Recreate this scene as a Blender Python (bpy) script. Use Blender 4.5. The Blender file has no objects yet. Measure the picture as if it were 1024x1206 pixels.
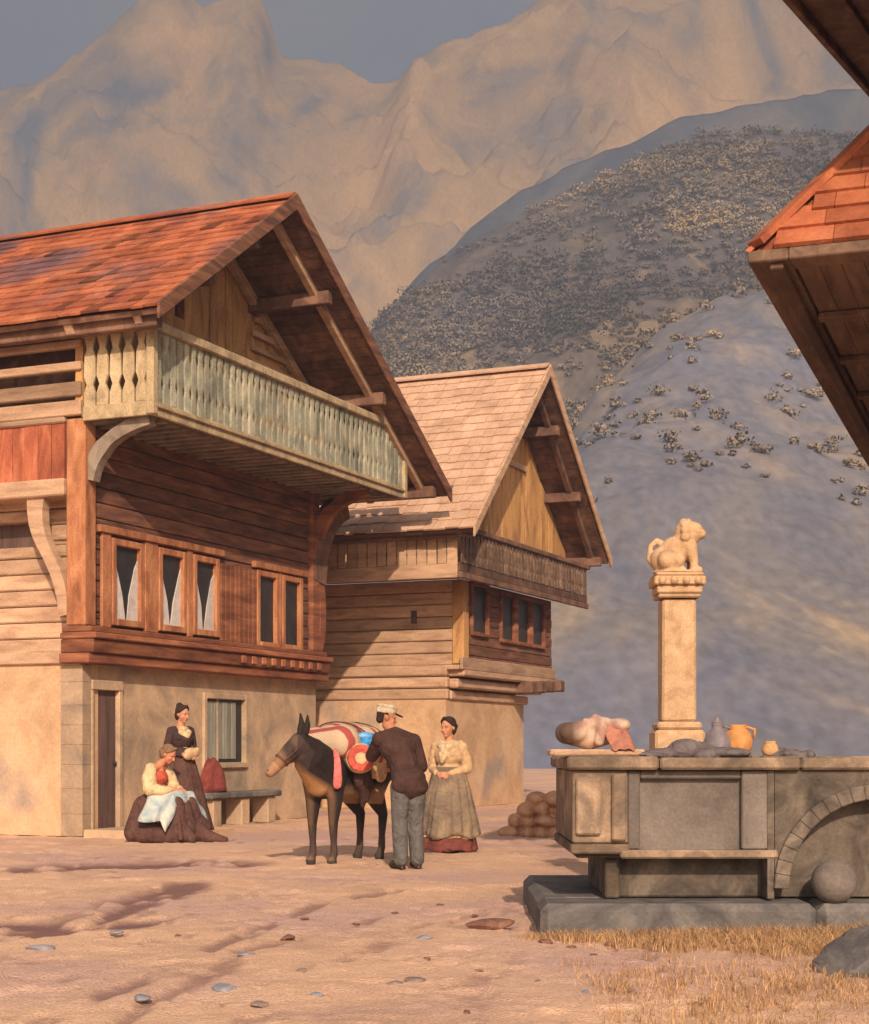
import bpy, math, random
import numpy as np
from mathutils import Vector, Matrix, Quaternion
random.seed(7)
rng = np.random.RandomState(11)
R = math.radians
scene = bpy.context.scene
col = scene.collection

# ------------------------------------------------------------------ camera, sky, sun, exposure
cam_d = bpy.data.cameras.new('camera')
cam = bpy.data.objects.new('camera', cam_d); col.objects.link(cam)
cam_d.sensor_fit = 'HORIZONTAL'; cam_d.sensor_width = 36.0; cam_d.lens = 68.2
cam_d.shift_y = 0.2705
cam_d.clip_start = 0.1; cam_d.clip_end = 6000
cam.location = (0, 0, 1.25); cam.rotation_euler = (R(90), 0, 0)
scene.camera = cam

SUN_EL = 29.0
SUN_AZ = Vector((0.10, -0.995, 0)).normalized()      # horizontal direction towards the sun
sun_dir = Vector((SUN_AZ.x*math.cos(R(SUN_EL)), SUN_AZ.y*math.cos(R(SUN_EL)), math.sin(R(SUN_EL))))
world = bpy.data.worlds.new('World'); scene.world = world; world.use_nodes = True
wn, wl = world.node_tree.nodes, world.node_tree.links
wn.clear()
wo = wn.new('ShaderNodeOutputWorld'); wb = wn.new('ShaderNodeBackground')
sky = wn.new('ShaderNodeTexSky'); sky.sky_type = 'NISHITA'; sky.sun_disc = False
sky.sun_elevation = R(SUN_EL); sky.sun_rotation = math.atan2(SUN_AZ.x, SUN_AZ.y) % (2*math.pi)
sky.dust_density = 4.0; sky.air_density = 1.0; sky.ozone_density = 1.0; sky.altitude = 600
hs = wn.new('ShaderNodeHueSaturation'); hs.inputs['Saturation'].default_value = 0.85
wm = wn.new('ShaderNodeMix'); wm.data_type = 'RGBA'; wm.blend_type = 'MULTIPLY'; wm.inputs['Factor'].default_value = 1.0
wm.inputs['B'].default_value = (1.0, 0.91, 0.86, 1)
wl.new(sky.outputs[0], hs.inputs['Color']); wl.new(hs.outputs[0], wm.inputs['A'])
ct = wn.new('ShaderNodeTexCoord'); cn = wn.new('ShaderNodeTexNoise'); cn.inputs['Scale'].default_value = 5.5; cn.inputs['Detail'].default_value = 6; cn.inputs['Distortion'].default_value = 0.5
wl.new(ct.outputs['Generated'], cn.inputs['Vector'])
cr = wn.new('ShaderNodeMapRange'); cr.inputs['From Min'].default_value = 0.42; cr.inputs['From Max'].default_value = 0.68; cr.inputs['To Max'].default_value = 0.65
wl.new(cn.outputs['Fac'], cr.inputs['Value'])
cm = wn.new('ShaderNodeMix'); cm.data_type = 'RGBA'; wl.new(cr.outputs[0], cm.inputs['Factor']); wl.new(wm.outputs['Result'], cm.inputs['A']); cm.inputs['B'].default_value = (4.6, 3.7, 2.9, 1)
wl.new(cm.outputs['Result'], wb.inputs['Color']); wb.inputs['Strength'].default_value = 0.15
wl.new(wb.outputs[0], wo.inputs['Surface'])
sd = bpy.data.lights.new('sun', 'SUN'); sd.energy = 3.9; sd.angle = R(0.6); sd.color = (1.0, 0.80, 0.62)
so = bpy.data.objects.new('sun', sd); col.objects.link(so)
so.rotation_euler = sun_dir.to_track_quat('Z', 'Y').to_euler()
scene.view_settings.view_transform = 'Standard'; scene.view_settings.look = 'None'
scene.view_settings.exposure = 0.10; scene.view_settings.gamma = 1.0
scene.cycles.max_bounces = 6; scene.cycles.volume_bounces = 0
scene.cycles.use_denoising = True

# ------------------------------------------------------------------ materials
def mat(name, cols, scale=2.0, detail=6.0, rough=0.9, bump=0.25, bscale=70.0, stretch=(1, 1, 1), grain=0.16,
        attr=None, distort=0.6, spec=0.2, patch=None, wrinkle=0.0):
    """mottled procedural surface: noise > ramp, times a fine grain and the per-board 'tone' attribute"""
    m = bpy.data.materials.new(name); m.use_nodes = True
    n, l = m.node_tree.nodes, m.node_tree.links
    b = n['Principled BSDF']; b.inputs['Roughness'].default_value = rough
    b.inputs['Specular IOR Level'].default_value = spec
    tc = n.new('ShaderNodeTexCoord'); mp = n.new('ShaderNodeMapping'); mp.inputs['Scale'].default_value = stretch
    l.new(tc.outputs['Object'], mp.inputs['Vector'])
    nz = n.new('ShaderNodeTexNoise'); nz.inputs['Scale'].default_value = scale; nz.inputs['Detail'].default_value = detail
    nz.inputs['Roughness'].default_value = 0.62; nz.inputs['Distortion'].default_value = distort
    l.new(mp.outputs[0], nz.inputs['Vector'])
    rp = n.new('ShaderNodeValToRGB'); e = rp.color_ramp.elements
    lo, hi = 0.33, 0.68
    for i, c in enumerate(cols):
        p = lo + (hi-lo)*i/max(1, len(cols)-1)
        el = e[i] if i < 2 else e.new(p)
        el.position = p; el.color = (*c, 1)
    l.new(nz.outputs['Fac'], rp.inputs['Fac'])
    colour = rp.outputs['Color']
    if attr:
        at = n.new('ShaderNodeAttribute'); at.attribute_name = attr
        mx = n.new('ShaderNodeMix'); mx.data_type = 'RGBA'; mx.blend_type = 'MULTIPLY'; mx.inputs['Factor'].default_value = 1
        l.new(colour, mx.inputs['A']); l.new(at.outputs['Color'], mx.inputs['B']); colour = mx.outputs['Result']
    if patch:
        pc, ps, p0, p1 = patch
        pz = n.new('ShaderNodeTexNoise'); pz.inputs['Scale'].default_value = ps; pz.inputs['Detail'].default_value = 4
        l.new(tc.outputs['Object'], pz.inputs['Vector'])
        mr = n.new('ShaderNodeMapRange'); mr.inputs['From Min'].default_value = p0; mr.inputs['From Max'].default_value = p1
        l.new(pz.outputs['Fac'], mr.inputs['Value'])
        mx = n.new('ShaderNodeMix'); mx.data_type = 'RGBA'
        l.new(mr.outputs[0], mx.inputs['Factor']); l.new(colour, mx.inputs['A']); mx.inputs['B'].default_value = (*pc, 1)
        colour = mx.outputs['Result']
    gz = n.new('ShaderNodeTexNoise'); gz.inputs['Scale'].default_value = bscale; gz.inputs['Detail'].default_value = 4
    l.new(mp.outputs[0], gz.inputs['Vector'])
    ta = n.new('ShaderNodeAttribute'); ta.attribute_name = 'tone'
    mr = n.new('ShaderNodeMapRange'); mr.inputs['From Min'].default_value = 0.25; mr.inputs['From Max'].default_value = 0.75
    mr.inputs['To Min'].default_value = 1-grain; mr.inputs['To Max'].default_value = 1+grain
    l.new(gz.outputs['Fac'], mr.inputs['Value'])
    ad = n.new('ShaderNodeMath'); ad.operation = 'ADD'; ad.inputs[1].default_value = 1.0
    l.new(ta.outputs['Fac'], ad.inputs[0])
    mu = n.new('ShaderNodeMath'); mu.operation = 'MULTIPLY'
    l.new(ad.outputs[0], mu.inputs[0]); l.new(mr.outputs[0], mu.inputs[1])
    mx = n.new('ShaderNodeVectorMath'); mx.operation = 'SCALE'
    l.new(colour, mx.inputs[0]); l.new(mu.outputs[0], mx.inputs['Scale'])
    l.new(mx.outputs[0], b.inputs['Base Color'])
    if bump:
        bp = n.new('ShaderNodeBump'); bp.inputs['Strength'].default_value = bump; bp.inputs['Distance'].default_value = 0.02
        l.new(gz.outputs['Fac'], bp.inputs['Height']); l.new(bp.outputs[0], b.inputs['Normal'])
    if wrinkle:
        wz = n.new('ShaderNodeTexNoise'); wz.inputs['Scale'].default_value = 9; wz.inputs['Detail'].default_value = 3; wz.inputs['Distortion'].default_value = 1.2
        l.new(tc.outputs['Object'], wz.inputs['Vector'])
        bp2 = n.new('ShaderNodeBump'); bp2.inputs['Strength'].default_value = wrinkle; bp2.inputs['Distance'].default_value = 0.06
        l.new(wz.outputs['Fac'], bp2.inputs['Height']); l.new(bp.outputs[0], bp2.inputs['Normal']); l.new(bp2.outputs[0], b.inputs['Normal'])
    return m

def paintmat(name, rough=0.85, bscale=120, grain=0.12, bump=0.15):
    """colour comes from a vertex attribute 'hue' (fur, skin, dyed cloth), broken by grain"""
    return mat(name, [(0.88, 0.88, 0.88), (1.1, 1.08, 1.06)], scale=9, rough=rough, bump=bump, bscale=bscale, grain=grain, attr='hue')

WOOD_X = (0.35, 4, 4)
M = {}
M['timber_red']   = mat('red_brown_timber', [(0.12, 0.045, 0.028), (0.24, 0.088, 0.045), (0.38, 0.155, 0.075)], scale=2.2, grain=0.32, stretch=(0.5, 0.5, 3))
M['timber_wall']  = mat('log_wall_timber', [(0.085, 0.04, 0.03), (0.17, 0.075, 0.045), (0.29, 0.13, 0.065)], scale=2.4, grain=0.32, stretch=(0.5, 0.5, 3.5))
M['timber_gold']  = mat('golden_timber', [(0.31, 0.15, 0.065), (0.52, 0.275, 0.105), (0.60, 0.34, 0.13)], scale=2.2, grain=0.32, stretch=(1.5, 1.5, 0.5))
M['timber_orange'] = mat('orange_timber', [(0.25, 0.095, 0.045), (0.43, 0.175, 0.08), (0.56, 0.27, 0.13)], scale=3, grain=0.32, stretch=(1.5, 1.5, 0.5))
M['timber_dark']  = mat('dark_timber', [(0.095, 0.052, 0.038), (0.17, 0.09, 0.06), (0.26, 0.145, 0.09)], scale=3, grain=0.32, stretch=(1, 1, 1))
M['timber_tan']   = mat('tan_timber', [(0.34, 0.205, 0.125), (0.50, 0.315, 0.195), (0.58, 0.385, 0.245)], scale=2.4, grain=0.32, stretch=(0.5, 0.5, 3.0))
M['balcony']      = mat('weathered_green_boards', [(0.19, 0.19, 0.145), (0.34, 0.325, 0.235), (0.50, 0.45, 0.31)], scale=4, grain=0.32, stretch=(1, 1, 0.6))
M['balcony_tan']  = mat('weathered_tan_boards', [(0.27, 0.20, 0.12), (0.44, 0.33, 0.19), (0.56, 0.42, 0.25)], scale=4, grain=0.32, stretch=(1, 1, 0.6))
M['gallery_red'] = mat('red_gallery_boards', [(0.22, 0.065, 0.035), (0.40, 0.115, 0.055), (0.50, 0.19, 0.095)], scale=3, grain=0.32, stretch=(2, 2, 0.5))
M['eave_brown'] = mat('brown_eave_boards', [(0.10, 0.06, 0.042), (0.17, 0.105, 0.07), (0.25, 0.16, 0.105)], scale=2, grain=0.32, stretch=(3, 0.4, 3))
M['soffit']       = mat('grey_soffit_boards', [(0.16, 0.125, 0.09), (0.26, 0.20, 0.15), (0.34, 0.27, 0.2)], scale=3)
M['shingle_red']  = mat('red_shingles', [(0.23, 0.065, 0.035), (0.38, 0.115, 0.05), (0.48, 0.175, 0.08)], scale=1.6, bscale=30, patch=((0.17, 0.085, 0.085), 0.40, 0.50, 0.62))
M['shingle_tan']  = mat('tan_shingles', [(0.43, 0.265, 0.165), (0.55, 0.345, 0.225), (0.60, 0.395, 0.265)], scale=1.6, bscale=30)
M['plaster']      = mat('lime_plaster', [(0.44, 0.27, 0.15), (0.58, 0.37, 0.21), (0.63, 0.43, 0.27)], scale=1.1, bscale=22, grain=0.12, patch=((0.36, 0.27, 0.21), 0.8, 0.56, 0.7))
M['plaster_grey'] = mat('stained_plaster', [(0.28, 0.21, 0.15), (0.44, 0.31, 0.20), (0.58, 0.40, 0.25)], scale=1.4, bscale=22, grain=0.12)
M['stone']        = mat('sandstone', [(0.37, 0.23, 0.125), (0.51, 0.325, 0.18), (0.58, 0.385, 0.23)], scale=6, bscale=60)
M['stone_grey']   = mat('grey_trough_stone', [(0.045, 0.035, 0.028), (0.095, 0.075, 0.058), (0.17, 0.135, 0.10)], scale=2.6, bscale=45, distort=1.4)
M['stone_panel']  = mat('grey_panel_stone', [(0.105, 0.085, 0.072), (0.17, 0.14, 0.118), (0.225, 0.185, 0.155)], scale=1.6, bscale=45)
M['stone_slate']  = mat('slate_plinth_stone', [(0.085, 0.075, 0.07), (0.145, 0.13, 0.12), (0.22, 0.19, 0.165)], scale=2.6, bscale=40, distort=1.2)
M['stone_cap']    = mat('worn_rim_stone', [(0.11, 0.082, 0.06), (0.22, 0.155, 0.105), (0.42, 0.29, 0.185)], scale=3.2, bscale=45)
M['pebble']       = mat('pebble_stone', [(0.14, 0.10, 0.085), (0.24, 0.18, 0.15), (0.38, 0.27, 0.2)], scale=8, bscale=60)
M['pebble_red']   = mat('reddish_stone', [(0.13, 0.06, 0.045), (0.2, 0.10, 0.07), (0.3, 0.16, 0.1)], scale=8, bscale=60)
M['pebble_blue']  = mat('bluish_stone', [(0.15, 0.15, 0.18), (0.24, 0.23, 0.25), (0.33, 0.31, 0.31)], scale=8, bscale=60)
M['glass']        = mat('dark_window_glass', [(0.018, 0.016, 0.016), (0.042, 0.036, 0.034)], scale=3, rough=0.35, bump=0.05, bscale=12, spec=0.25)
M['curtain']      = mat('pale_curtain', [(0.48, 0.43, 0.40), (0.66, 0.60, 0.55)], scale=7, bump=0.1)
M['curtain_grey'] = mat('grey_green_curtain', [(0.18, 0.18, 0.145), (0.32, 0.30, 0.24)], scale=5, stretch=(4, 4, 0.4))
M['door']         = mat('dark_plank_door', [(0.085, 0.05, 0.042), (0.17, 0.10, 0.08)], scale=3, stretch=(3, 3, 0.3))
M['iron']         = mat('old_iron', [(0.03, 0.028, 0.026), (0.07, 0.06, 0.05)], scale=9, rough=0.55)
M['straw']        = mat('dry_grass', [(0.36, 0.205, 0.10), (0.54, 0.33, 0.165)], scale=4, bump=0)
M['skin']         = paintmat('skin', rough=0.6)
M['fur']          = paintmat('mule_coat', rough=0.8, bscale=90, grain=0.22)
M['cloth']        = paintmat('dyed_cloth', bscale=150, grain=0.14)
M['foliage'] = mat('hillside_foliage', [(0.12, 0.098, 0.10), (0.22, 0.165, 0.11), (0.40, 0.275, 0.135)], scale=0.02, bump=0, bscale=0.6, grain=0.2)

def solid(name, c, var=0.3, rough=0.9, scale=8, bump=0.25, bscale=110, wrinkle=0.55):
    lo = tuple(x*(1-var) for x in c); hi = tuple(min(0.9, x*(1+var)) for x in c)
    return mat(name, [lo, c, hi], scale=scale, rough=rough, bump=bump, bscale=bscale, wrinkle=wrinkle)

# ------------------------------------------------------------------ mesh collector
class MB:
    def __init__(s): s.v, s.f, s.t = [], [], []
    def add(s, vs, fs, tone=0.0):
        o = len(s.v); s.v += [tuple(p) for p in vs]; s.f += [tuple(i+o for i in f) for f in fs]; s.t += [tone]*len(vs)
        return s
    def box(s, x0, x1, y0, y1, z0, z1, tone=0.0):
        return s.add([(x0,y0,z0),(x1,y0,z0),(x1,y1,z0),(x0,y1,z0),(x0,y0,z1),(x1,y0,z1),(x1,y1,z1),(x0,y1,z1)],
                     [(3,2,1,0),(4,5,6,7),(0,1,5,4),(1,2,6,5),(2,3,7,6),(3,0,4,7)], tone)
    def obox(s, c, ax, ay, az, hx, hy, hz, tone=0.0):
        c, ax, ay, az = Vector(c), Vector(ax), Vector(ay), Vector(az)
        vs = [c+ax*hx*i+ay*hy*j+az*hz*k for k in (-1,1) for i,j in ((-1,-1),(1,-1),(1,1),(-1,1))]
        return s.add(vs, [(3,2,1,0),(4,5,6,7),(0,1,5,4),(1,2,6,5),(2,3,7,6),(3,0,4,7)], tone)
    def bar(s, p0, p1, w, h, up=(0,0,1), tone=0.0):
        p0, p1 = Vector(p0), Vector(p1); d = (p1-p0); L = d.length; d.normalize()
        sd_ = d.cross(Vector(up)).normalized(); u2 = sd_.cross(d).normalized()
        return s.obox((p0+p1)/2, d, sd_, u2, L/2, w/2, h/2, tone)
    def prism(s, poly, axis, a0, a1, tone=0.0):
        """poly: 2-D outline; axis 'x','y','z' gives the extrusion direction between a0 and a1"""
        def P(p, a):
            return {'x': (a, p[0], p[1]), 'y': (p[0], a, p[1]), 'z': (p[0], p[1], a)}[axis]
        n = len(poly)
        vs = [P(p, a0) for p in poly]+[P(p, a1) for p in poly]
        fs = [tuple(range(n))[::-1], tuple(range(n, 2*n))]+[(i, (i+1) % n, n+(i+1) % n, n+i) for i in range(n)]
        return s.add(vs, fs, tone)
    def ribbon(s, left, right, axis, a0, a1, tone=0.0):
        """a curved board: two side lines in a plane, extruded"""
        return s.prism(list(left)+list(right)[::-1], axis, a0, a1, tone)
    def loft(s, rings, cap=True, tone=0.0):
        n = len(rings[0]); vs = [p for r in rings for p in r]; fs = []
        for k in range(len(rings)-1):
            for i in range(n):
                j = (i+1) % n
                fs.append((k*n+i, k*n+j, (k+1)*n+j, (k+1)*n+i))
        if cap: fs += [tuple(range(n))[::-1], tuple(range((len(rings)-1)*n, len(rings)*n))]
        return s.add(vs, fs, tone)
    def tube(s, pts, rad, n=10, tone=0.0):
        pts = [Vector(p) for p in pts]; rings = []
        rad = rad if hasattr(rad, '__len__') else [rad]*len(pts)
        ref = Vector((0.3, 0.2, 1)).normalized()
        for i, p in enumerate(pts):
            d = (pts[min(i+1, len(pts)-1)]-pts[max(i-1, 0)]).normalized()
            a = d.cross(ref); a = a.normalized() if a.length > 1e-4 else Vector((1,0,0)); b = d.cross(a)
            rings.append([p+(a*math.cos(t)+b*math.sin(t))*rad[i] for t in [2*math.pi*k/n for k in range(n)]])
        return s.loft(rings, True, tone)
    def lathe(s, prof, c=(0,0,0), n=24, tone=0.0, sx=1.0, sy=1.0):
        rings = [[(c[0]+r*sx*math.cos(t), c[1]+r*sy*math.sin(t), c[2]+z) for t in [2*math.pi*k/n for k in range(n)]] for r, z in prof]
        return s.loft(rings, True, tone)
    def sphere(s, c, r, n=14, m=9, tone=0.0):
        r = r if hasattr(r, '__len__') else (r, r, r)
        rings = []
        for k in range(m+1):
            a = -math.pi/2+math.pi*(0.02+0.96*k/m)
            rings.append([(c[0]+r[0]*math.cos(a)*math.cos(t), c[1]+r[1]*math.cos(a)*math.sin(t), c[2]+r[2]*math.sin(a)) for t in [2*math.pi*i/n for i in range(n)]])
        return s.loft(rings, True, tone)
    def build(s, name, m, parent=None, loc=None, bevel=0.0, smooth=False):
        me = bpy.data.meshes.new(name); me.from_pydata(s.v, [], s.f)
        a = me.attributes.new('tone', 'FLOAT', 'POINT'); a.data.foreach_set('value', np.array(s.t, dtype=np.float32))
        me.materials.append(M[m] if isinstance(m, str) else m); me.update()
        if smooth: me.polygons.foreach_set('use_smooth', [True]*len(me.polygons))
        o = bpy.data.objects.new(name, me); col.objects.link(o)
        if parent is not None: o.parent = parent
        if loc is not None: o.location = loc
        if bevel:
            bm_ = o.modifiers.new('bevel', 'BEVEL'); bm_.width = bevel; bm_.segments = 1; bm_.limit_method = 'ANGLE'; bm_.angle_limit = R(40)
        return o

def tag(o, label=None, cat=None, group=None, kind=None):
    if label: o['label'] = label
    if cat: o['category'] = cat
    if group: o['group'] = group
    if kind: o['kind'] = kind
    return o
def empty(name, loc, rz=0.0, label=None, cat=None, group=None):
    o = bpy.data.objects.new(name, None); col.objects.link(o); o.empty_display_size = 0.2
    o.location = loc; o.rotation_euler = (0, 0, rz)
    return tag(o, label, cat, group)
def jit(a): return random.uniform(-a, a)

def npmesh(name, verts, faces, m, attrs=None, smooth=True, kind=None):
    me = bpy.data.meshes.new(name)
    nv, nf, k = len(verts), len(faces), faces.shape[1]
    me.vertices.add(nv); me.vertices.foreach_set('co', np.asarray(verts, np.float32).ravel())
    me.loops.add(nf*k); me.loops.foreach_set('vertex_index', faces.astype(np.int32).ravel())
    me.polygons.add(nf); me.polygons.foreach_set('loop_start', np.arange(0, nf*k, k, dtype=np.int32))
    me.polygons.foreach_set('loop_total', np.full(nf, k, np.int32))
    me.update(calc_edges=True)
    if smooth: me.polygons.foreach_set('use_smooth', np.ones(nf, bool))
    for an, av in (attrs or {}).items():
        if av.ndim == 1:
            a = me.attributes.new(an, 'FLOAT', 'POINT'); a.data.foreach_set('value', av.astype(np.float32))
        else:
            a = me.attributes.new(an, 'FLOAT_COLOR', 'POINT')
            a.data.foreach_set('color', np.c_[av, np.ones(len(av))].astype(np.float32).ravel())
    me.materials.append(m)
    o = bpy.data.objects.new(name, me); col.objects.link(o)
    if kind: o['kind'] = kind
    return o
def grid_faces(nx, ny):
    i = np.arange(nx-1)[:, None]*ny+np.arange(ny-1)[None, :]
    return np.stack([i, i+ny, i+ny+1, i+1], -1).reshape(-1, 4)

_lat = rng.rand(256, 256)
def vnoise(x, y, seed=0):
    x = x+seed*17.31; y = y+seed*9.77
    xi, yi = np.floor(x).astype(int), np.floor(y).astype(int); fx, fy = x-xi, y-yi
    fx, fy = fx*fx*(3-2*fx), fy*fy*(3-2*fy)
    g = lambda a, b: _lat[a & 255, b & 255]
    return (g(xi, yi)*(1-fx)+g(xi+1, yi)*fx)*(1-fy)+(g(xi, yi+1)*(1-fx)+g(xi+1, yi+1)*fx)*fy
def fbm(x, y, octv=5, seed=0, ridged=False):
    t = 0; a = 0.5; s = 0
    for k in range(octv):
        v = vnoise(x, y, seed+k)
        if ridged: v = 1-abs(2*v-1)
        t = t+a*v; s += a; a *= 0.5; x = x*2.03; y = y*2.03
    return t/s

# ------------------------------------------------------------------ ground, valley slope, far peaks
def seg_dist(px, py, line):
    d = np.full(px.shape, 1e9)
    for (a, b), (c, e) in zip(line[:-1], line[1:]):
        vx, vy = c-a, e-b; t = np.clip(((px-a)*vx+(py-b)*vy)/(vx*vx+vy*vy), 0, 1)
        d = np.minimum(d, np.hypot(px-a-t*vx, py-b-t*vy))
    return d
RUTS_SHADE = [([(-6.5,16.8),(-4.44,16.84),(-3.86,17.32),(-3.12,17.7),(-2.3,17.85)], 0.34, 1.0),  # first three: cast shadow bands painted into the ground; the others are ruts
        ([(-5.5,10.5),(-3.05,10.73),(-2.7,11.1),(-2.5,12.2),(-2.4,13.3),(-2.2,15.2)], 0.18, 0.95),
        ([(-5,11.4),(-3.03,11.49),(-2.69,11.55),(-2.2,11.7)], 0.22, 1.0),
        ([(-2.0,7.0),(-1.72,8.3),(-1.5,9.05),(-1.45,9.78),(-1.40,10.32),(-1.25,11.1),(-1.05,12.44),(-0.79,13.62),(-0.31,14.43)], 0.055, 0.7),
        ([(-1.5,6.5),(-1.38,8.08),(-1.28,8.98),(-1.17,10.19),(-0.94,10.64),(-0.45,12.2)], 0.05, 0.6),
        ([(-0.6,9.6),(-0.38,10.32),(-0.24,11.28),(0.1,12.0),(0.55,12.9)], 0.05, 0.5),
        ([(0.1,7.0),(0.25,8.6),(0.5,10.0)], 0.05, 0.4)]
def make_ground():
    nx, ny = 700, 860
    xs = np.linspace(-13, 9, nx); ys = 4.0+44*np.linspace(0, 1, ny)**1.6
    X, Y = np.meshgrid(xs, ys, indexing='ij')
    w = (fbm(X*1.6, Y*0.9, 4, 3)-0.5)*0.8
    mud_shade = np.zeros_like(X)
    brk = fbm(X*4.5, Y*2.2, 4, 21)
    for line, wd, a in RUTS_SHADE:
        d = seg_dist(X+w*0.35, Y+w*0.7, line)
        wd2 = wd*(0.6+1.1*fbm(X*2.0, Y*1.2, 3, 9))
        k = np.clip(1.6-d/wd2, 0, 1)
        mud_shade = np.maximum(mud_shade, a*k*np.clip((brk-(0.32 if wd > 0.1 else 0.42))/0.14, 0, 1))
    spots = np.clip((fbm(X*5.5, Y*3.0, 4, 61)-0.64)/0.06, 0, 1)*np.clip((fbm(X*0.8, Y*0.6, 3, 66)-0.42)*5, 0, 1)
    mud_shade = np.maximum(mud_shade, spots*0.4)
    far = np.clip((Y-30)/8, 0, 1)
    Z = 0.05*(fbm(X*0.7, Y*0.7, 4, 1)-0.5)+0.024*(fbm(X*5, Y*5, 3, 2)-0.5)+0.022*(fbm(X*13, Y*11, 3, 12)-0.5)-0.035*mud_shade-0.02*np.clip((fbm(X*2.3, Y*1.5, 4, 41)-0.60)/0.08, 0, 1)
    edge = np.minimum.reduce([np.clip((X+13)/2, 0, 1), np.clip((9-X)/2, 0, 1), np.clip((48-Y)/4, 0, 1)])
    Z = Z*edge*(1-0.7*far)
    o = npmesh('dirt_ground', np.stack([X, Y, Z], -1).reshape(-1, 3), grid_faces(nx, ny), ground_mat(), {'mud_shade': mud_shade.ravel()}, kind='structure')
    g = MB()
    s = 3000.0                                            # the far sheet runs on round the near one
    g.box(-s, s, 48, s, -0.12, -0.02); g.box(-s, -13, -200, 48, -0.12, -0.02); g.box(9, s, -200, 48, -0.12, -0.02); g.box(-13, 9, -200, 4, -0.12, -0.02)
    tag(g.build('ground', GM[0]), kind='structure')
GM = []
def ground_mat():
    m = mat('sandy_ground', [(0.54, 0.335, 0.225), (0.68, 0.425, 0.275), (0.73, 0.465, 0.295)], scale=0.75, bscale=60, grain=0.24, bump=0.9,
            patch=((0.56, 0.355, 0.285), 0.30, 0.46, 0.60))
    n, l = m.node_tree.nodes, m.node_tree.links
    b = n['Principled BSDF']; src = b.inputs['Base Color'].links[0].from_socket
    at = n.new('ShaderNodeAttribute'); at.attribute_name = 'mud_shade'
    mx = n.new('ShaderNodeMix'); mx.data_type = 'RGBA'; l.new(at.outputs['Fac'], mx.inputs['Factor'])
    l.new(src, mx.inputs['A']); mx.inputs['B'].default_value = (0.22, 0.115, 0.10, 1)  # dark tone shared by mud ruts and the painted shadow bands
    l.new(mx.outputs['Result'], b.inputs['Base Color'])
    GM.append(m); return m
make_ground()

def slope_sheet(name, prof, D0, D1, seed, amp, m, nx=300, ny=120, power=1.25, rough_scale=0.02, dip=0.45, ax=1.0, ridged=False, f=1940.0, blur=0.04, skew=0.0, fine=0.3, famp=0.0):
    """a mountain flank: rises from D0 to a crest line at D1, then falls away behind it"""
    az = np.linspace(prof[0][0], prof[-1][0], nx)
    crest_px = np.interp(az, [p[0] for p in prof], [p[1] for p in prof])
    crest_px = crest_px+(fbm(az*0.035, az*0+seed, 4, seed)-0.5)*16
    crest = 1.25+(880-crest_px)/f*D1
    ker = np.hanning(2*int(nx*blur)+1); ker /= ker.sum()
    soft = np.convolve(np.pad(crest, len(ker)//2, mode='edge'), ker, mode='valid')
    s = np.r_[np.linspace(0, 1, ny), 1.12, 1.35, 1.6]
    A, S = np.meshgrid(np.arange(nx), s, indexing='ij')
    Yd = D0+(D1-D0)*S
    Xd = ((az-512)/f)[A]*Yd
    Ai = np.clip(A+skew*nx*(1-np.clip(S, 0, 1)), 0, nx-1)
    lerp = lambda c: np.interp(Ai.ravel(), np.arange(nx), c).reshape(Ai.shape)
    h = (lerp(soft)+(lerp(crest)-lerp(soft))*np.clip(S, 0, 1)**4)*np.where(S <= 1, np.clip(S, 0, 1)**power, 1-(S-1)*dip*2)
    nz = fbm(Xd*rough_scale*ax, Yd*rough_scale*0.7+h*rough_scale*0.8, 6, seed, ridged)-0.5
    nz2 = fbm(Xd*rough_scale*4+h*rough_scale*3, Yd*rough_scale*3, 4, seed+4)-0.5
    k = np.clip(S*1.6, 0, 1)*np.clip((1-S)*7, 0.08, 1)
    nz3 = fbm(Xd*fine+h*fine*0.7, Yd*fine*0.8, 4, seed+9, ridged)-0.5
    Z = h+(nz*amp+nz2*amp*0.3+nz3*famp)*k-0.6*(1-np.clip(S*6, 0, 1))
    Yd = Yd+nz2*amp*(0.12 if ridged else 0.5)*k
    o = npmesh(name, np.stack([Xd, Yd, Z], -1).reshape(-1, 3), grid_faces(nx, len(s)), m, kind='structure')
    return (Xd, Yd, Z)
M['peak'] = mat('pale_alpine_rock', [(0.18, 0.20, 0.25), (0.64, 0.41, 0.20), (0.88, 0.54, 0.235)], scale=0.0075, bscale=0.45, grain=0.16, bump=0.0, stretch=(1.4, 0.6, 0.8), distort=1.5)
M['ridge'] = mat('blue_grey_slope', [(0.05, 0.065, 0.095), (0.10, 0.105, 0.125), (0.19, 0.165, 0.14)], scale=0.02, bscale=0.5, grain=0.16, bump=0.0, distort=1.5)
M['low_hill'] = mat('misty_lower_slope', [(0.12, 0.125, 0.165), (0.19, 0.17, 0.165), (0.38, 0.275, 0.17)], scale=0.04, bscale=1.0, grain=0.22, bump=0.0, stretch=(1, 0.4, 0.8), distort=1.6, patch=((0.15, 0.16, 0.215), 0.016, 0.44, 0.62))  # blue tones and patch: valley mist painted into the slope colour
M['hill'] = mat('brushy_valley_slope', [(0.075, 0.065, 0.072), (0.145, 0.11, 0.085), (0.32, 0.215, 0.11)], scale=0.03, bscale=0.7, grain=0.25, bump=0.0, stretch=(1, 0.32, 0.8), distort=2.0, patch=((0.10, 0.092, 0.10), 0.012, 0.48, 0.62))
PEAKS = [(-1700,420),(-700,260),(-220,170),(0,114),(60,95),(110,52),(150,15),(185,-22),(215,-26),(236,8),(262,4),(298,-16),(318,22),(330,70),(370,75),(400,79),(440,102),(468,96),(486,74),(520,56),(560,42),(600,28),(650,-12),(720,-45),(900,-70),(1500,-20),(2600,240)]
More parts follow.
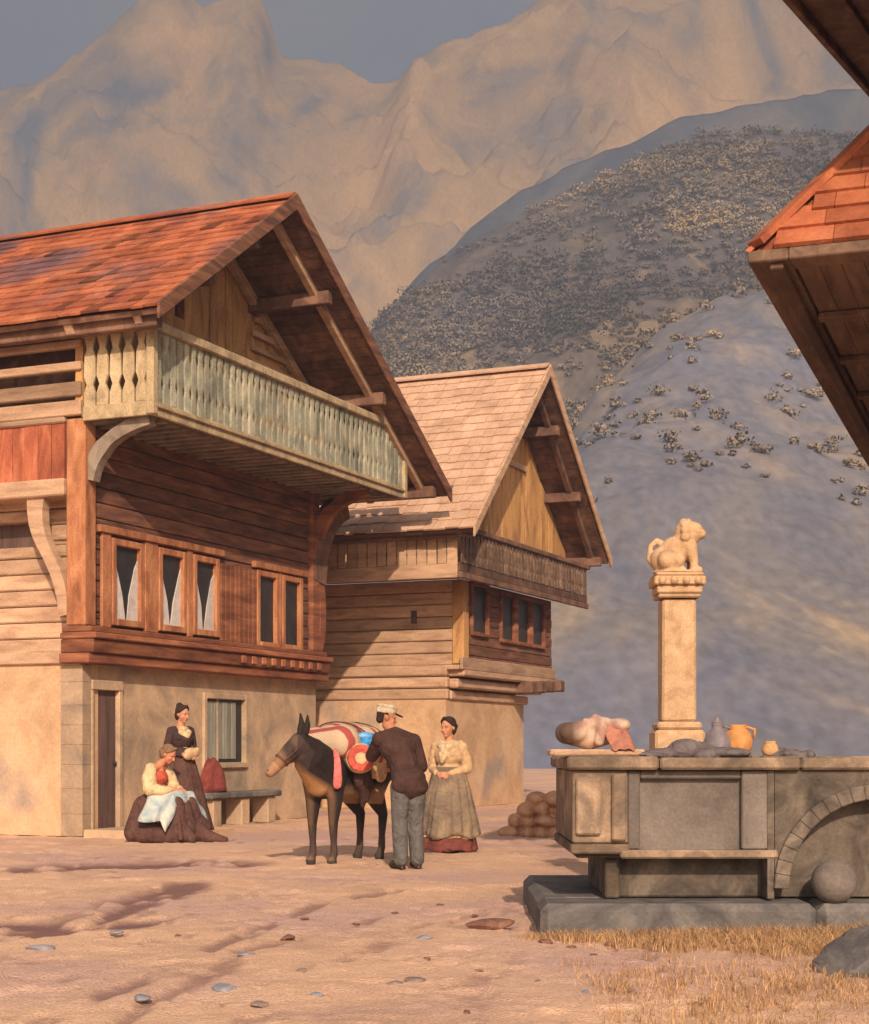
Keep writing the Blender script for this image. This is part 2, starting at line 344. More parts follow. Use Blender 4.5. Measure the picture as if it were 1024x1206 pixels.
BLUE = [(-1500,640),(-300,560),(250,480),(420,430),(480,335),(560,265),(640,210),(720,172),(800,142),(880,120),(960,108),(1060,105),(1500,60),(2600,260)]
HILL = [(-1700,690),(-300,600),(250,520),(420,440),(475,352),(520,310),(580,275),(650,238),(720,205),(780,178),(840,160),(920,155),(1000,165),(1100,150),(1600,90),(2800,300)]
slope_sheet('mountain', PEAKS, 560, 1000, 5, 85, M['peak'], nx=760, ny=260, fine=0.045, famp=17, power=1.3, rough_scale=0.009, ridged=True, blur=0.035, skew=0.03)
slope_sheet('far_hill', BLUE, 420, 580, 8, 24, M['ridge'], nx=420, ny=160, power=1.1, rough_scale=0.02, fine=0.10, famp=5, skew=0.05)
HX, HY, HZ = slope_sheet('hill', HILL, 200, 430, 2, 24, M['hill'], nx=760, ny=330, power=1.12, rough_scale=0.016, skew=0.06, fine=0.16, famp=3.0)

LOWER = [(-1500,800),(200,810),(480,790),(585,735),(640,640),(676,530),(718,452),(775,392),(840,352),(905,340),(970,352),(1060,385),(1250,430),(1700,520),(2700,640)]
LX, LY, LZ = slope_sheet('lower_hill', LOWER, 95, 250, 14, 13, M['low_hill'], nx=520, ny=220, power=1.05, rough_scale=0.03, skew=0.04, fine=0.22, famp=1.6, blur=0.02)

def hillside_wood():
    """brush and small trees over the valley slope: one uncountable mass of rounded leaf clumps"""
    n = 90000
    iu = rng.randint(60, HX.shape[0]-60, n); iv = rng.randint(20, 329, n)
    P = np.stack([HX[iu, iv], HY[iu, iv], HZ[iu, iv]], -1)
    dens = fbm(P[:, 0]*0.026, P[:, 2]*0.034, 4, 31)
    low = np.clip((iv-105)/110.0, 0.0, 1)+0.035*(fbm(P[:, 0]*0.04, P[:, 2]*0.05, 3, 90) > 0.5)*(iv > 55)
    keep = rng.rand(n) < np.clip((dens-0.34)*3.4, 0.05, 0.9)*low*0.78; P = P[keep]
    ju = rng.randint(235, 345, 2600); jv = rng.randint(70, 219, 2600); jk = rng.rand(2600) < np.clip((jv-60)/130.0, 0.04, 1)*np.clip((fbm(ju*0.09, jv*0.05, 3, 91)-0.40)*3.5, 0.04, 0.8)
    P = np.r_[P, np.stack([LX[ju, jv], LY[ju, jv], LZ[ju, jv]], -1)[jk]]; n = len(P)
    sz = (0.6+1.5*rng.rand(n)**2)*np.clip(P[:, 1]/330, 0.35, 1.1)
    shape = np.array([1.15, 1.15, 0.9])
    tone = np.clip((fbm(P[:, 0]*0.03, P[:, 2]*0.04, 3, 77)-0.5)*2.6, -0.4, 0.7)+(rng.rand(n)-0.5)*0.2
    k = 84
    d = rng.normal(size=(n, k, 3)); d[:, :, 2] = np.abs(d[:, :, 2])*1.0-0.25; d /= np.linalg.norm(d, axis=-1, keepdims=True)
    ph = rng.rand(n)*6.28
    C = P[:, None, :]+d*(0.5+0.65*rng.rand(n, k, 1)**0.7)*(0.72+0.5*np.sin(3*np.arctan2(d[:, :, 1:2], d[:, :, :1])+ph[:, None, None])*d[:, :, :1]**2+0.3*np.cos(5*d[:, :, 2:]+2*ph[:, None, None]))*sz[:, None, None]*shape+np.array([0, 0, 0.55])*sz[:, None, None]
    a = rng.normal(size=(n, k, 3)); a /= np.linalg.norm(a, axis=-1, keepdims=True)
    b = np.cross(a, rng.normal(size=(n, k, 3))); b /= np.linalg.norm(b, axis=-1, keepdims=True)
    h = (0.09+0.10*rng.rand(n, k, 1))*np.sqrt(sz)[:, None, None]
    b = np.where((np.cross(a, b)*d).sum(-1, keepdims=True) < 0, -b, b)
    q = np.stack([C-a*h-b*h, C+a*h-b*h*0.7, C+a*h+b*h, C-a*h*0.6+b*h], 2).reshape(-1, 3)
    qn = np.repeat(d.reshape(-1, 3), 4, axis=0)
    V_ = q; F_ = np.arange(len(q)).reshape(-1, 4)
    N_ = qn+np.array([0, -0.1, 0.25]); N_ /= np.linalg.norm(N_, axis=-1, keepdims=True)
    T_ = np.repeat(tone, k*4)+np.repeat((rng.rand(n*k)-0.5)*0.2, 4)
    o = npmesh('hillside_wood', V_, F_, M['foliage'], {'tone': T_}, smooth=True)
    o.data.normals_split_custom_set_from_vertices(N_.tolist())
    tag(o, 'brushy tan and violet bushes and trees covering the right hillside', 'wood', kind='stuff')
hillside_wood()

# ------------------------------------------------------------------ carpentry helpers
def runs(x0, x1, holes):
    """pieces of [x0,x1] left after cutting the hole intervals"""
    out = [(x0, x1)]
    for a, b in holes:
        nxt = []
        for p, q in out:
            if b <= p or a >= q: nxt.append((p, q)); continue
            if a-p > 0.02: nxt.append((p, a))
            if q-b > 0.02: nxt.append((b, q))
        out = nxt
    return out
def log_wall(mb, x0, x1, z0, z1, y0, y1, holes=(), course=0.22, flip=False):
    """stacked squared logs along x (or along y when flip), uneven faces, cut round the openings"""
    n = max(1, round((z1-z0)/course)); h = (z1-z0)/n
    for i in range(n):
        a, b = z0+i*h, z0+(i+1)*h
        cuts = {a, b}
        for (hx0, hx1, hz0, hz1) in holes:
            for zz in (hz0, hz1):
                if a+0.01 < zz < b-0.01: cuts.add(zz)
        cuts = sorted(cuts); j = jit(0.012); tone = jit(0.22)
        for p, q in zip(cuts[:-1], cuts[1:]):
            hs_ = [(hx0, hx1) for hx0, hx1, hz0, hz1 in holes if hz0 < q-0.005 and hz1 > p+0.005]
            for r0, r1 in runs(x0, x1, hs_):
                g = 0.012 if q == b else 0.0
                if flip: mb.box(y0+j, y1, r0, r1, p, q-g, tone)
                else: mb.box(r0, r1, y0+j, y1, p, q-g, tone)
def flat_wall(mb, x0, x1, z0, z1, y0, y1, holes=(), flip=False):
    zs = sorted({z0, z1, *[h[2] for h in holes], *[h[3] for h in holes]}); zs = [z for z in zs if z0 <= z <= z1]
    for p, q in zip(zs[:-1], zs[1:]):
        for r0, r1 in runs(x0, x1, [(h[0], h[1]) for h in holes if h[2] < q-1e-4 and h[3] > p+1e-4]):
            if flip: mb.box(y0, y1, r0, r1, p, q)
            else: mb.box(r0, r1, y0, y1, p, q)
def board_rail(mb, p0, p1, z0, z1, pitch=0.18, w=0.128, th=0.035, cut=1.0):
    """a row of upright shaped boards with slits between them, from p0 to p1 (plan points)"""
    p0, p1 = Vector((*p0, 0)), Vector((*p1, 0)); d = p1-p0; L = d.length; d.normalize(); nrm = Vector((d.y, -d.x, 0))
    n = max(1, int(L/pitch)); step = L/n
    for i in range(n):
        c = p0+d*(step*(i+0.5)); t = jit(0.22); hw = w/2*(1+jit(0.06)); waist = hw*(1-0.48*cut)
        zz = [z0, z0+(z1-z0)*0.18, z0+(z1-z0)*0.30, z0+(z1-z0)*0.42, z0+(z1-z0)*0.72, z0+(z1-z0)*0.82, z1]
        ww = [hw, hw, waist, hw, hw*(1-0.1*cut), waist*(1-0.1*cut), hw]
        jz = jit(0.01)
        L_ = [c-d*a+Vector((0, 0, z+jz)) for a, z in zip(ww, zz)]; R_ = [c+d*a+Vector((0, 0, z+jz)) for a, z in zip(ww, zz)]
        off = nrm*(th/2+jit(0.004))
        ring = L_+R_[::-1]; m = len(ring)
        vs = [p-off for p in ring]+[p+off for p in ring]
        k = len(zz); fs = []
        for q in range(k-1):
            a, b, c_, e = q, q+1, m-2-q, m-1-q
            fs += [(a, e, c_, b), (m+a, m+b, m+c_, m+e)]
        fs += [(i2, (i2+1) % m, m+(i2+1) % m, m+i2) for i2 in range(m)]
        mb.add(vs, fs, t)
def roof_slope(mb, xa, za, xb, zb, y0, y1, var=0.2, dark=0.05, course=0.30, th=0.035, wmin=0.14, wmax=0.34, lift=0.05):
    """shingle courses between eave (xa,za) and ridge (xb,zb); lengthwise along y"""
    e = Vector((xb-xa, 0, zb-za)); L = e.length; e.normalize(); up = Vector((-e.z, 0, e.x))
    if up.z < 0: up = -up
    n = int(L/course)+1; st = L/n
    for i in range(n):
        y = y0+jit(0.03)
        while y < y1-0.02:
            w = min(random.uniform(wmin, wmax), y1-y)
            s0 = i*st-0.03+jit(0.025); s1 = min(L, (i+1)*st+0.07)
            a = Vector((xa, 0, za))+e*s0+up*(lift*0.9+jit(0.008)); b = Vector((xa, 0, za))+e*s1+up*0.012
            t = jit(var) if random.random() > dark else random.uniform(-0.62, -0.35)
            vs = []
            for yy in (y+0.004, y+w-0.004):
                for p, o in ((a, 0), (b, 0), (b, th), (a, th)):
                    q = p+up*o; vs.append((q.x, yy, q.z))
            mb.add(vs, [(0,1,2,3), (7,6,5,4), (0,4,5,1), (1,5,6,2), (2,6,7,3), (3,7,4,0)], t)
            y += w
def roof(root, apex, left, right, y0, y1, shingle, soffit='timber_dark', verge='timber_red', purlins=True, rafter='timber_dark', th=0.14):
    """saddle roof over the local x axis; returns its main part"""
    (ax, az), (lx, lz), (rx, rz) = apex, left, right
    mb = MB(); vd = (0.09, 0.008) if shingle == 'shingle_tan' else (0.22, 0.07); roof_slope(mb, lx, lz, ax, az, y0, y1, *vd); roof_slope(mb, rx, rz, ax, az, y0, y1, *vd)
    mb.bar((ax-0.09, y0, az+0.07), (ax-0.09, y1, az+0.07), 0.24, 0.03, up=(-0.55, 0, 1)); mb.bar((ax+0.09, y0, az+0.068), (ax+0.09, y1, az+0.068), 0.24, 0.03, up=(0.55, 0, 1))
    rf = mb.build('roof', shingle, root)
    sl = MB()
    for (ex, ez) in ((lx, lz), (rx, rz)):
        d = Vector((ax-ex, 0, az-ez)); L = d.length; d.normalize(); up = Vector((-d.z, 0, d.x)); up = up if up.z > 0 else -up
        n = int(L/0.22)
        for i in range(n):                                   # boarding seen from below
            p = Vector((ex, 0, ez))+d*(L*i/n+0.006); q = Vector((ex, 0, ez))+d*(L*(i+1)/n-0.006); o = up*-0.075
            a, b = p+o, q+o; c2, e2 = q+up*-0.004, p+up*-0.004
            vs = [(v.x, y, v.z) for y in (y0+0.03, y1-0.03) for v in (a, b, c2, e2)]
            sl.add(vs, [(3,2,1,0), (4,5,6,7), (0,1,5,4), (1,2,6,5), (2,3,7,6), (3,0,4,7)], jit(0.25))
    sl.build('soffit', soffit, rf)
    for (ex, ez), sg in (((lx, lz), 1), ((rx, rz), -1)):
        for yy in (y0-0.045, y1+0.0):
            b = MB()
            b.prism([(ex-0.06*sg, ez-0.16), (ex-0.06*sg, ez+0.075), (ax, az+0.115), (ax, az-0.14)], 'y', yy, yy+0.045)
            b.build('bargeboard', verge, rf, bevel=0.008)
        if purlins:
            for f in (0.06, 0.42, 0.76):
                p = Vector((ex, 0, ez)).lerp(Vector((ax, 0, az)), f)
                b = MB(); b.box(p.x-0.08, p.x+0.08, y0+0.14, y1-0.14, p.z-0.34, p.z-0.13, jit(0.1)); b.build('purlin', rafter, root, bevel=0.012)
    return rf
def gable_boards(mb, x0, x1, zbase, zt, y0, y1, holes=(), pitch=0.24):
    """upright boards under a roof line zt(x)"""
    x = x0
    while x < x1-0.02:
        w = min(pitch*random.uniform(0.85, 1.2), x1-x); t = jit(0.16); j = jit(0.008)
        a, b = x+0.004, x+w-0.004
        h = [(z0, z1) for hx0, hx1, z0, z1 in holes if hx0 < x+w/2 < hx1]
        zz = [zbase]+[z for p in h for z in p]
        pieces = [(zbase, None)] if not h else [(zbase, h[0][0]), (h[0][1], None)]
        for p, q in pieces:
            za = q if q else zt(a); zb = q if q else zt(b)
            if min(za, zb) > p+0.01:
                mb.prism([(a, p), (b, p), (b, zb), (a, za)], 'y', y0+j, y1, t)
        x += w
def window(root, x0, x1, z0, z1, y=0.0, fw=0.09, frame='timber_orange', curtain=None, cross=True, proud=0.03, depth=0.16, n=1):
    """a framed casement in the plane y; pane set back, optional parted curtain"""
    f = MB()
    f.box(x0-fw, x0, y-proud, y+depth, z0-fw, z1+fw); f.box(x1, x1+fw, y-proud, y+depth, z0-fw, z1+fw)
    f.box(x0, x1, y-proud+0.004, y+depth, z1, z1+fw); f.box(x0, x1, y-proud-0.02, y+depth, z0-fw, z0)
    fr = f.build('window', frame, root, bevel=0.01)
    p = MB(); p.box(x0, x1, y+0.045, y+0.055, z0, z1); p.build('pane', 'glass', fr)
    s = MB(); w = x1-x0
    for k in range(1, n+1):
        if k < n or cross:
            xm = x0+w*k/(n+1) if n > 1 else (x0+x1)/2
            s.box(xm-0.018, xm+0.018, y+0.012, y+0.043, z0, z1)
    if cross: s.box(x0, x1, y+0.015, y+0.042, z0+(z1-z0)*0.62-0.015, z0+(z1-z0)*0.62+0.015)
    if s.v: s.build('glazing_bar', frame, fr)
    if curtain:
        c = MB(); h = z1-z0
        for sg in (0, 1):
            xx = x0 if sg == 0 else x1; d = 1 if sg == 0 else -1
            pts = [(xx, z0+0.01), (xx+d*w*random.uniform(0.42, 0.5), z0+0.01), (xx+d*w*0.36, z0+h*0.35), (xx+d*w*0.12, z0+h*random.uniform(0.6, 0.8)), (xx, z1-h*0.15)]
            c.prism(pts, 'y', y+0.030, y+0.042, jit(0.15))
        c.build('curtain', curtain, fr)
    return fr
def curved_brace(mb, pts, w, axis, a0, a1, tone=0.0):
    """bent timber: centre line pts in a plane, half width w, extruded"""
    P = [Vector(p) for p in pts]; Lf, Rt = [], []
    for i, p in enumerate(P):
        d = (P[min(i+1, len(P)-1)]-P[max(i-1, 0)]).normalized(); nn = Vector((-d.y, d.x))
        ww = w[i] if hasattr(w, '__len__') else w
        Lf.append(tuple(p+nn*ww)); Rt.append(tuple(p-nn*ww))
    for i in range(len(P)-1):
        mb.prism([Lf[i], Lf[i+1], Rt[i+1], Rt[i]], axis, a0, a1, tone)
def bez(p0, p1, p2, p3, n=10):
    out = []
    for i in range(n+1):
        t = i/n; u = 1-t
        out.append(tuple(u**3*a+3*u*u*t*b+3*u*t*t*c+t**3*d for a, b, c, d in zip(p0, p1, p2, p3)))
    return out

# ------------------------------------------------------------------ near chalet on the left (local x runs along its gable, y into the house)
def near_chalet():
    root = empty('chalet', (-4.92, 23.0, 0), R(66.64), 'large red roofed timber chalet with a grey green slatted balcony round its gable', 'house')
    W, L = 7.12, 10.2
    apex, le, re_ = (3.25, 9.66), (-0.56, 7.08), (9.35, 6.02)
    zt = lambda x: (le[1]+(x-le[0])*(apex[1]-le[1])/(apex[0]-le[0]) if x < apex[0] else re_[1]+(re_[0]-x)*(apex[1]-re_[1])/(re_[0]-apex[0]))-0.10
    # ground floor
    g = MB()
    door = (0.22, 0.92, 0.0, 2.08); gw = (3.25, 4.62, 0.92, 2.10)
    flat_wall(g, 0.42, W-0.02, 0, 2.42, 0.03, 0.4, [door, gw])
    gs = MB(); flat_wall(gs, 0.03, L, 0, 2.42, 0.0, 0.42, flip=True)
    gs.box(W-0.42, W-0.02, 0.4, L, 0, 2.42); gs.box(0.42, W-0.42, L-0.4, L, 0, 2.42)
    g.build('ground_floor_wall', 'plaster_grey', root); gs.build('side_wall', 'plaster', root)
    st = MB()
    for (x0, x1, z0, z1) in ((0.42, 0.22, 0, 0),):
        pass
    # grey corner quoin and door surround
    q = MB(); z = 0.0; k = 0
    while z < 2.38:
        h = random.uniform(0.27, 0.4); h = min(h, 2.40-z); w = 0.17 if k % 2 else 0.205
        q.box(-0.008, 0.2, -0.006, 0.36, z, z+h-0.003, -0.12+jit(0.05)); z += h; k += 1
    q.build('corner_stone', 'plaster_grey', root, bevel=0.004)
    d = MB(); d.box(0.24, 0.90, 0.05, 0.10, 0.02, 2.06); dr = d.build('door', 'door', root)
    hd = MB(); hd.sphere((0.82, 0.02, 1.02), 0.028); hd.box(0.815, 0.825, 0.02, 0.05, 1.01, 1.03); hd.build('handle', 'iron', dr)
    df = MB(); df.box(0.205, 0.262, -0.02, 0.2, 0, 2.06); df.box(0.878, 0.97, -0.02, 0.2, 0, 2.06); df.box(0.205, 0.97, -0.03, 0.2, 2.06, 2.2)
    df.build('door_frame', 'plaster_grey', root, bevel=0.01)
    wf = window(root, gw[0]+0.08, gw[1]-0.08, gw[2]+0.08, gw[3]-0.08, y=0.03, frame='plaster_grey', cross=False, proud=0.04, n=2)
    c = MB()
    for i in range(7):
        x = 3.38+i*0.135; c.box(x, x+0.13, 0.056+0.006*(i % 2), 0.068+0.006*(i % 2), 1.06, 1.98, jit(0.2))
    c.build('curtain', 'curtain_grey', wf)
    # sill beams of the jettied timber floor
    s = MB()
    s.box(-0.14, W+0.05, -0.20, 0.3, 2.42, 2.56, 0.1); s.box(-0.10, W+0.02, -0.25, 0.3, 2.563, 2.76, -0.25); s.box(-0.12, W+0.05, -0.30, 0.3, 2.763, 2.85, 0.15)
    s.box(-0.08, W, -0.2, 0.3, 2.853, 2.94, -0.1)
    for i in range(9): s.box(3.95+i*0.33, 4.1+i*0.33, -0.285, -0.252, 2.60, 2.73, 0.5+jit(0.15))
    s.build('sill_beam', 'timber_red', root, bevel=0.018)
    s2 = MB(); s2.box(-0.06, 0.5, 0.32, L, 2.42, 2.58); s2.build('side_beam', 'timber_tan', root, bevel=0.015)
    # timber upper floor, gable side
    wins = [(0.80, 1.42, 3.10, 4.16, True), (2.02, 2.60, 3.10, 4.16, True), (3.0, 3.58, 3.10, 4.16, True), (5.0, 5.56, 3.02, 4.12, False), (5.88, 6.42, 3.02, 4.12, False)]
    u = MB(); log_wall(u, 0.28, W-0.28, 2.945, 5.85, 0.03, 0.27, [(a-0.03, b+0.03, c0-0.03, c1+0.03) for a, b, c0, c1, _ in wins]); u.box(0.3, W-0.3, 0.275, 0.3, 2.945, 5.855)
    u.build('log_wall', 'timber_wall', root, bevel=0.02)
    for a, b, c0, c1, cu in wins: window(root, a, b, c0, c1, y=0.0, fw=0.10, frame='timber_orange', curtain='curtain' if cu else None, cross=False)
    t = MB()
    for x0, x1 in ((1.545, 1.895), (2.725, 2.875), (5.685, 5.755), (0.45, 0.675)): t.box(x0, x1, -0.025, 0.028, 2.96, 4.30, jit(0.1))
    t.box(0.36, 3.78, -0.06, 0.028, 4.303, 4.41, -0.15); t.box(4.78, 6.66, -0.06, 0.028, 4.243, 4.35, -0.15)
    t.build('window_boarding', 'timber_orange', root, bevel=0.01)
    bb = MB()
    for i in range(8): bb.box(3.72+i*0.145, 3.855+i*0.145, -0.03, 0.028, 2.96, 4.2, jit(0.15))
    bb.build('board_panel', 'timber_red', root, bevel=0.008)
    for x in (0.0, W-0.27):
        p = MB(); p.box(x-0.02, x+0.27, -0.05, 0.27, 2.945, 5.85); p.build('corner_post', 'timber_red' if x else 'timber_orange', root, bevel=0.025)
    # side walls of the upper floor, set back under the gallery
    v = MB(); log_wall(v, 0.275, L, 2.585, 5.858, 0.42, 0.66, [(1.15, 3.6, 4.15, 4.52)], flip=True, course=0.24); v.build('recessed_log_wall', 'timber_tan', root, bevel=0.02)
    dk = MB(); dk.box(0.66, 0.7, 1.0, 3.7, 4.1, 4.6); dk.build('loft_opening', 'door', root)
    v2 = MB(); log_wall(v2, 0.275, L, 2.60, 5.85, W-0.26, W-0.02, flip=True); v2.build('far_log_wall', 'timber_wall', root, bevel=0.02)
    v3 = MB(); log_wall(v3, 0.7, W-0.27, 2.6, 7.4, L-0.25, L, course=0.3); v3.build('back_log_wall', 'timber_wall', root)
    # side gallery of red boards
    ga = MB(); n = 44
    for i in range(n):
        y = 0.29+i*(L-0.3)/n; ga.box(-0.01+jit(0.008), 0.04, y+0.005, y+(L-0.3)/n-0.005, 5.02, 5.88, jit(0.2))
    gal = ga.build('gallery', 'gallery_red', root)
    gb = MB(); gb.box(-0.07, 0.42, 0.275, L, 4.78, 5.02); gb.box(-0.05, 0.1, 0.275, L, 5.80, 5.885, -0.3); gb.build('gallery_beam', 'timber_tan', gal, bevel=0.02)
    for y0 in (0.28, 4.9):
        cb = MB()
        if y0 > 1: cb.box(0.0, 0.2, y0-0.22, y0, 2.58, 4.78)
        curved_brace(cb, bez((y0+0.03, 3.1), (y0+0.10, 4.0), (y0+0.62, 4.05), (y0+0.52, 4.80)), [0.09]*6+[0.10, 0.11, 0.12, 0.13, 0.15], 'x', 0.0, 0.16)
        cb.build('curved_brace', 'timber_tan', root)
    # open loft with rails on the side
    r_ = MB()
    for z0, z1, t0 in ((5.89, 6.10, -0.05), (6.16, 6.36, -0.45), (6.52, 6.64, -0.05), (6.84, 6.95, -0.1)): r_.box(-0.05, 0.07, 0.0, L, z0, z1, t0)
    for y in (1.9, 4.2, 6.5, 8.8): r_.box(0.075, 0.17, y-0.08, y+0.08, 5.9, 7.3, -0.2)
    r_.build('loft_rail', 'timber_tan', root, bevel=0.015)
    lb = MB(); lb.box(0.5, 0.56, 0.25, L, 5.86, 7.5); lb.build('loft_wall', 'timber_dark', root)
    # balcony round the gable
    b = MB(); b.box(-0.02, 8.2, -1.14, -0.002, 5.86, 5.93)
    for i in range(28): b.box(0.1+i*0.29, 0.2+i*0.29, -1.1, 0.0, 5.77, 5.857, jit(0.2))
    bal = b.build('balcony', 'soffit', root)
    fl = MB(); fl.box(7.12, 8.2, 0.0, L, 5.86, 5.93); fl.build('balcony_floor', 'soffit', bal)
    f = MB(); f.box(-0.02, 8.22, -1.2, -1.145, 5.79, 5.99); f.box(-0.075, -0.022, -1.2, -0.06, 5.79, 5.99); f.box(8.22, 8.27, -1.2, L, 5.79, 5.99)
    f.box(-0.06, 8.22, -1.24, -1.2, 5.9, 5.945, -0.1); f.build('fascia', 'balcony_tan', bal, bevel=0.008)
    rb = MB(); board_rail(rb, (0.03, -1.17), (8.2, -1.17), 5.99, 6.96); rb.build('railing', 'balcony', bal)
    rb = MB(); board_rail(rb, (-0.045, -1.12), (-0.045, -0.06), 5.99, 6.96, pitch=0.21, w=0.19); rb.build('end_railing', 'balcony_tan', bal); rb = MB(); board_rail(rb, (8.245, -1.12), (8.245, L), 5.99, 6.96, pitch=0.25, w=0.2); rb.build('end_railing', 'balcony_tan', bal)
    tr = MB(); tr.box(-0.08, 8.3, -1.25, -1.09, 6.96, 7.09); tr.box(-0.12, 0.02, -1.086, -0.0, 6.96, 7.09, 0.1); tr.box(8.18, 8.3, -1.086, L, 6.96, 7.09); tr.build('rail', 'balcony_tan', bal, bevel=0.015)
    for x in (-0.045, 8.245): pk = MB(); pk.box(x-0.06, x+0.06, -1.235, -1.115, 5.8, 6.96); pk.build('rail_post', 'balcony_tan', bal, bevel=0.01)
    # brackets under the balcony
    for x, mt in ((0.06, 'soffit'), (W-0.12, 'timber_red')):
        cb = MB(); curved_brace(cb, bez((-0.03, 5.0), (-0.12, 5.45), (-0.5, 5.68), (-1.05, 5.78)), [0.11]*5+[0.09]*6, 'x', x, x+0.16); cb.build('bracket', mt, root)
    cb = MB(); curved_brace(cb, bez((W+0.0, 4.2), (W+0.10, 5.05), (W+0.45, 5.5), (8.24, 5.70)), [0.22]*5+[0.22]*6, 'y', -0.06, 0.2); cb.build('eave_bracket', 'timber_dark', root)
    cb = MB(); curved_brace(cb, bez((W-0.02, 2.9), (W+0.26, 3.3), (W+0.22, 3.9), (W-0.0, 4.6)), 0.10, 'y', -0.03, 0.13); cb.build('carved_board', 'timber_red', root)
    # gable wall and roof
    gw_ = MB(); gable_boards(gw_, 0.0, 8.2, 5.935, zt, 0.0, 0.12, [(2.5, 2.72, 7.85, 8.3)]); gw_.build('gable_wall', 'timber_gold', root)
    vt = MB(); vt.box(2.42, 2.8, 0.13, 0.16, 7.75, 8.4); vt.build('vent', 'door', root)
    gc = MB()
    for i in range(5): gc.box(4.6+i*0.05, 6.6-i*0.28, -0.05-0.012*i, -0.003, 7.35+i*0.24, 7.45+i*0.24, jit(0.2))
    gc.build('tie_beam', 'timber_tan', root, bevel=0.01)
    bg = MB(); gable_boards(bg, 0.0, 8.2, 5.935, zt, L-0.1, L, pitch=0.5); bg.build('back_gable_wall', 'timber_wall', root)
    roof(root, apex, le, re_, -1.62, L+0.9, 'shingle_red', soffit='timber_dark', verge='timber_wall')
    for sg, (ex, ez) in ((1, le), (-1, re_)):
        a = Vector((ex, ez)).lerp(Vector(apex), 0.03); b2 = Vector((ex, ez)).lerp(Vector(apex), 0.985)
        m = MB(); m.bar((a.x, -1.2, a.y-0.16), (b2.x, -1.2, b2.y-0.17), 0.13, 0.12, up=(0, 1, 0)); m.build('rafter', 'timber_tan', root, bevel=0.01)
        m = MB(); m.bar((a.x, -0.09, a.y-0.19), (b2.x, -0.09, b2.y-0.2), 0.14, 0.14, up=(0, 1, 0)); m.build('rafter', 'timber_tan', root, bevel=0.01)
    return root
near_chalet()
# things at the foot of the near chalet
def h1p(x, y, z=0.0):
    a = R(66.64); return (-4.92+x*math.cos(a)-y*math.sin(a), 23.0+x*math.sin(a)+y*math.cos(a), z)
bn = empty('stone_bench', h1p(2.75, -0.42), R(66.64), 'long low grey stone bench against the chalet wall under the curtained window', 'bench')
b = MB(); b.box(0, 2.25, -0.02, 0.38, 0.44, 0.54); b.build('seat', 'stone_slate', bn, bevel=0.02)
for x in (0.12, 1.0, 1.86): b = MB(); b.box(x, x+0.26, 0.03, 0.34, 0.0, 0.44, jit(0.1)); b.build('support', 'plaster_grey', bn, bevel=0.02)
ds = MB(); ds.box(-0.05, 1.55, -1.55, -0.04, -0.1, 0.10)
tag(ds.build('doorstep', 'plaster', None, loc=(-4.92, 23.0, 0), bevel=0.02), 'low worn stone doorstep in front of the dark chalet door', 'step').rotation_euler = (0, 0, R(66.64))
cl = MB(); rings = []
for k in range(9):
    t = k/8; r0 = 0.07+0.26*t**0.6; z = 1.06-0.52*t
    rings.append([(r0*1.05*math.cos(a)*(1+0.2*t*math.sin(5*a+3*t))+0.07*math.sin(2.4*t)*(1-t), r0*0.6*math.sin(a)*(1+0.2*math.sin(4*a+t)), z+0.03*math.sin(3*a)) for a in [2*math.pi*i/28 for i in range(28)]])
cl.loft(rings)
M['cloth_wine'] = solid('wine_red_cloth', (0.19, 0.045, 0.035))
tag(cl.build('cloth', 'cloth_wine', None, loc=h1p(3.15, -0.19), smooth=True), 'dark red cloth heaped in a peak on the stone bench', 'cloth').rotation_euler = (0, 0, R(66.64))

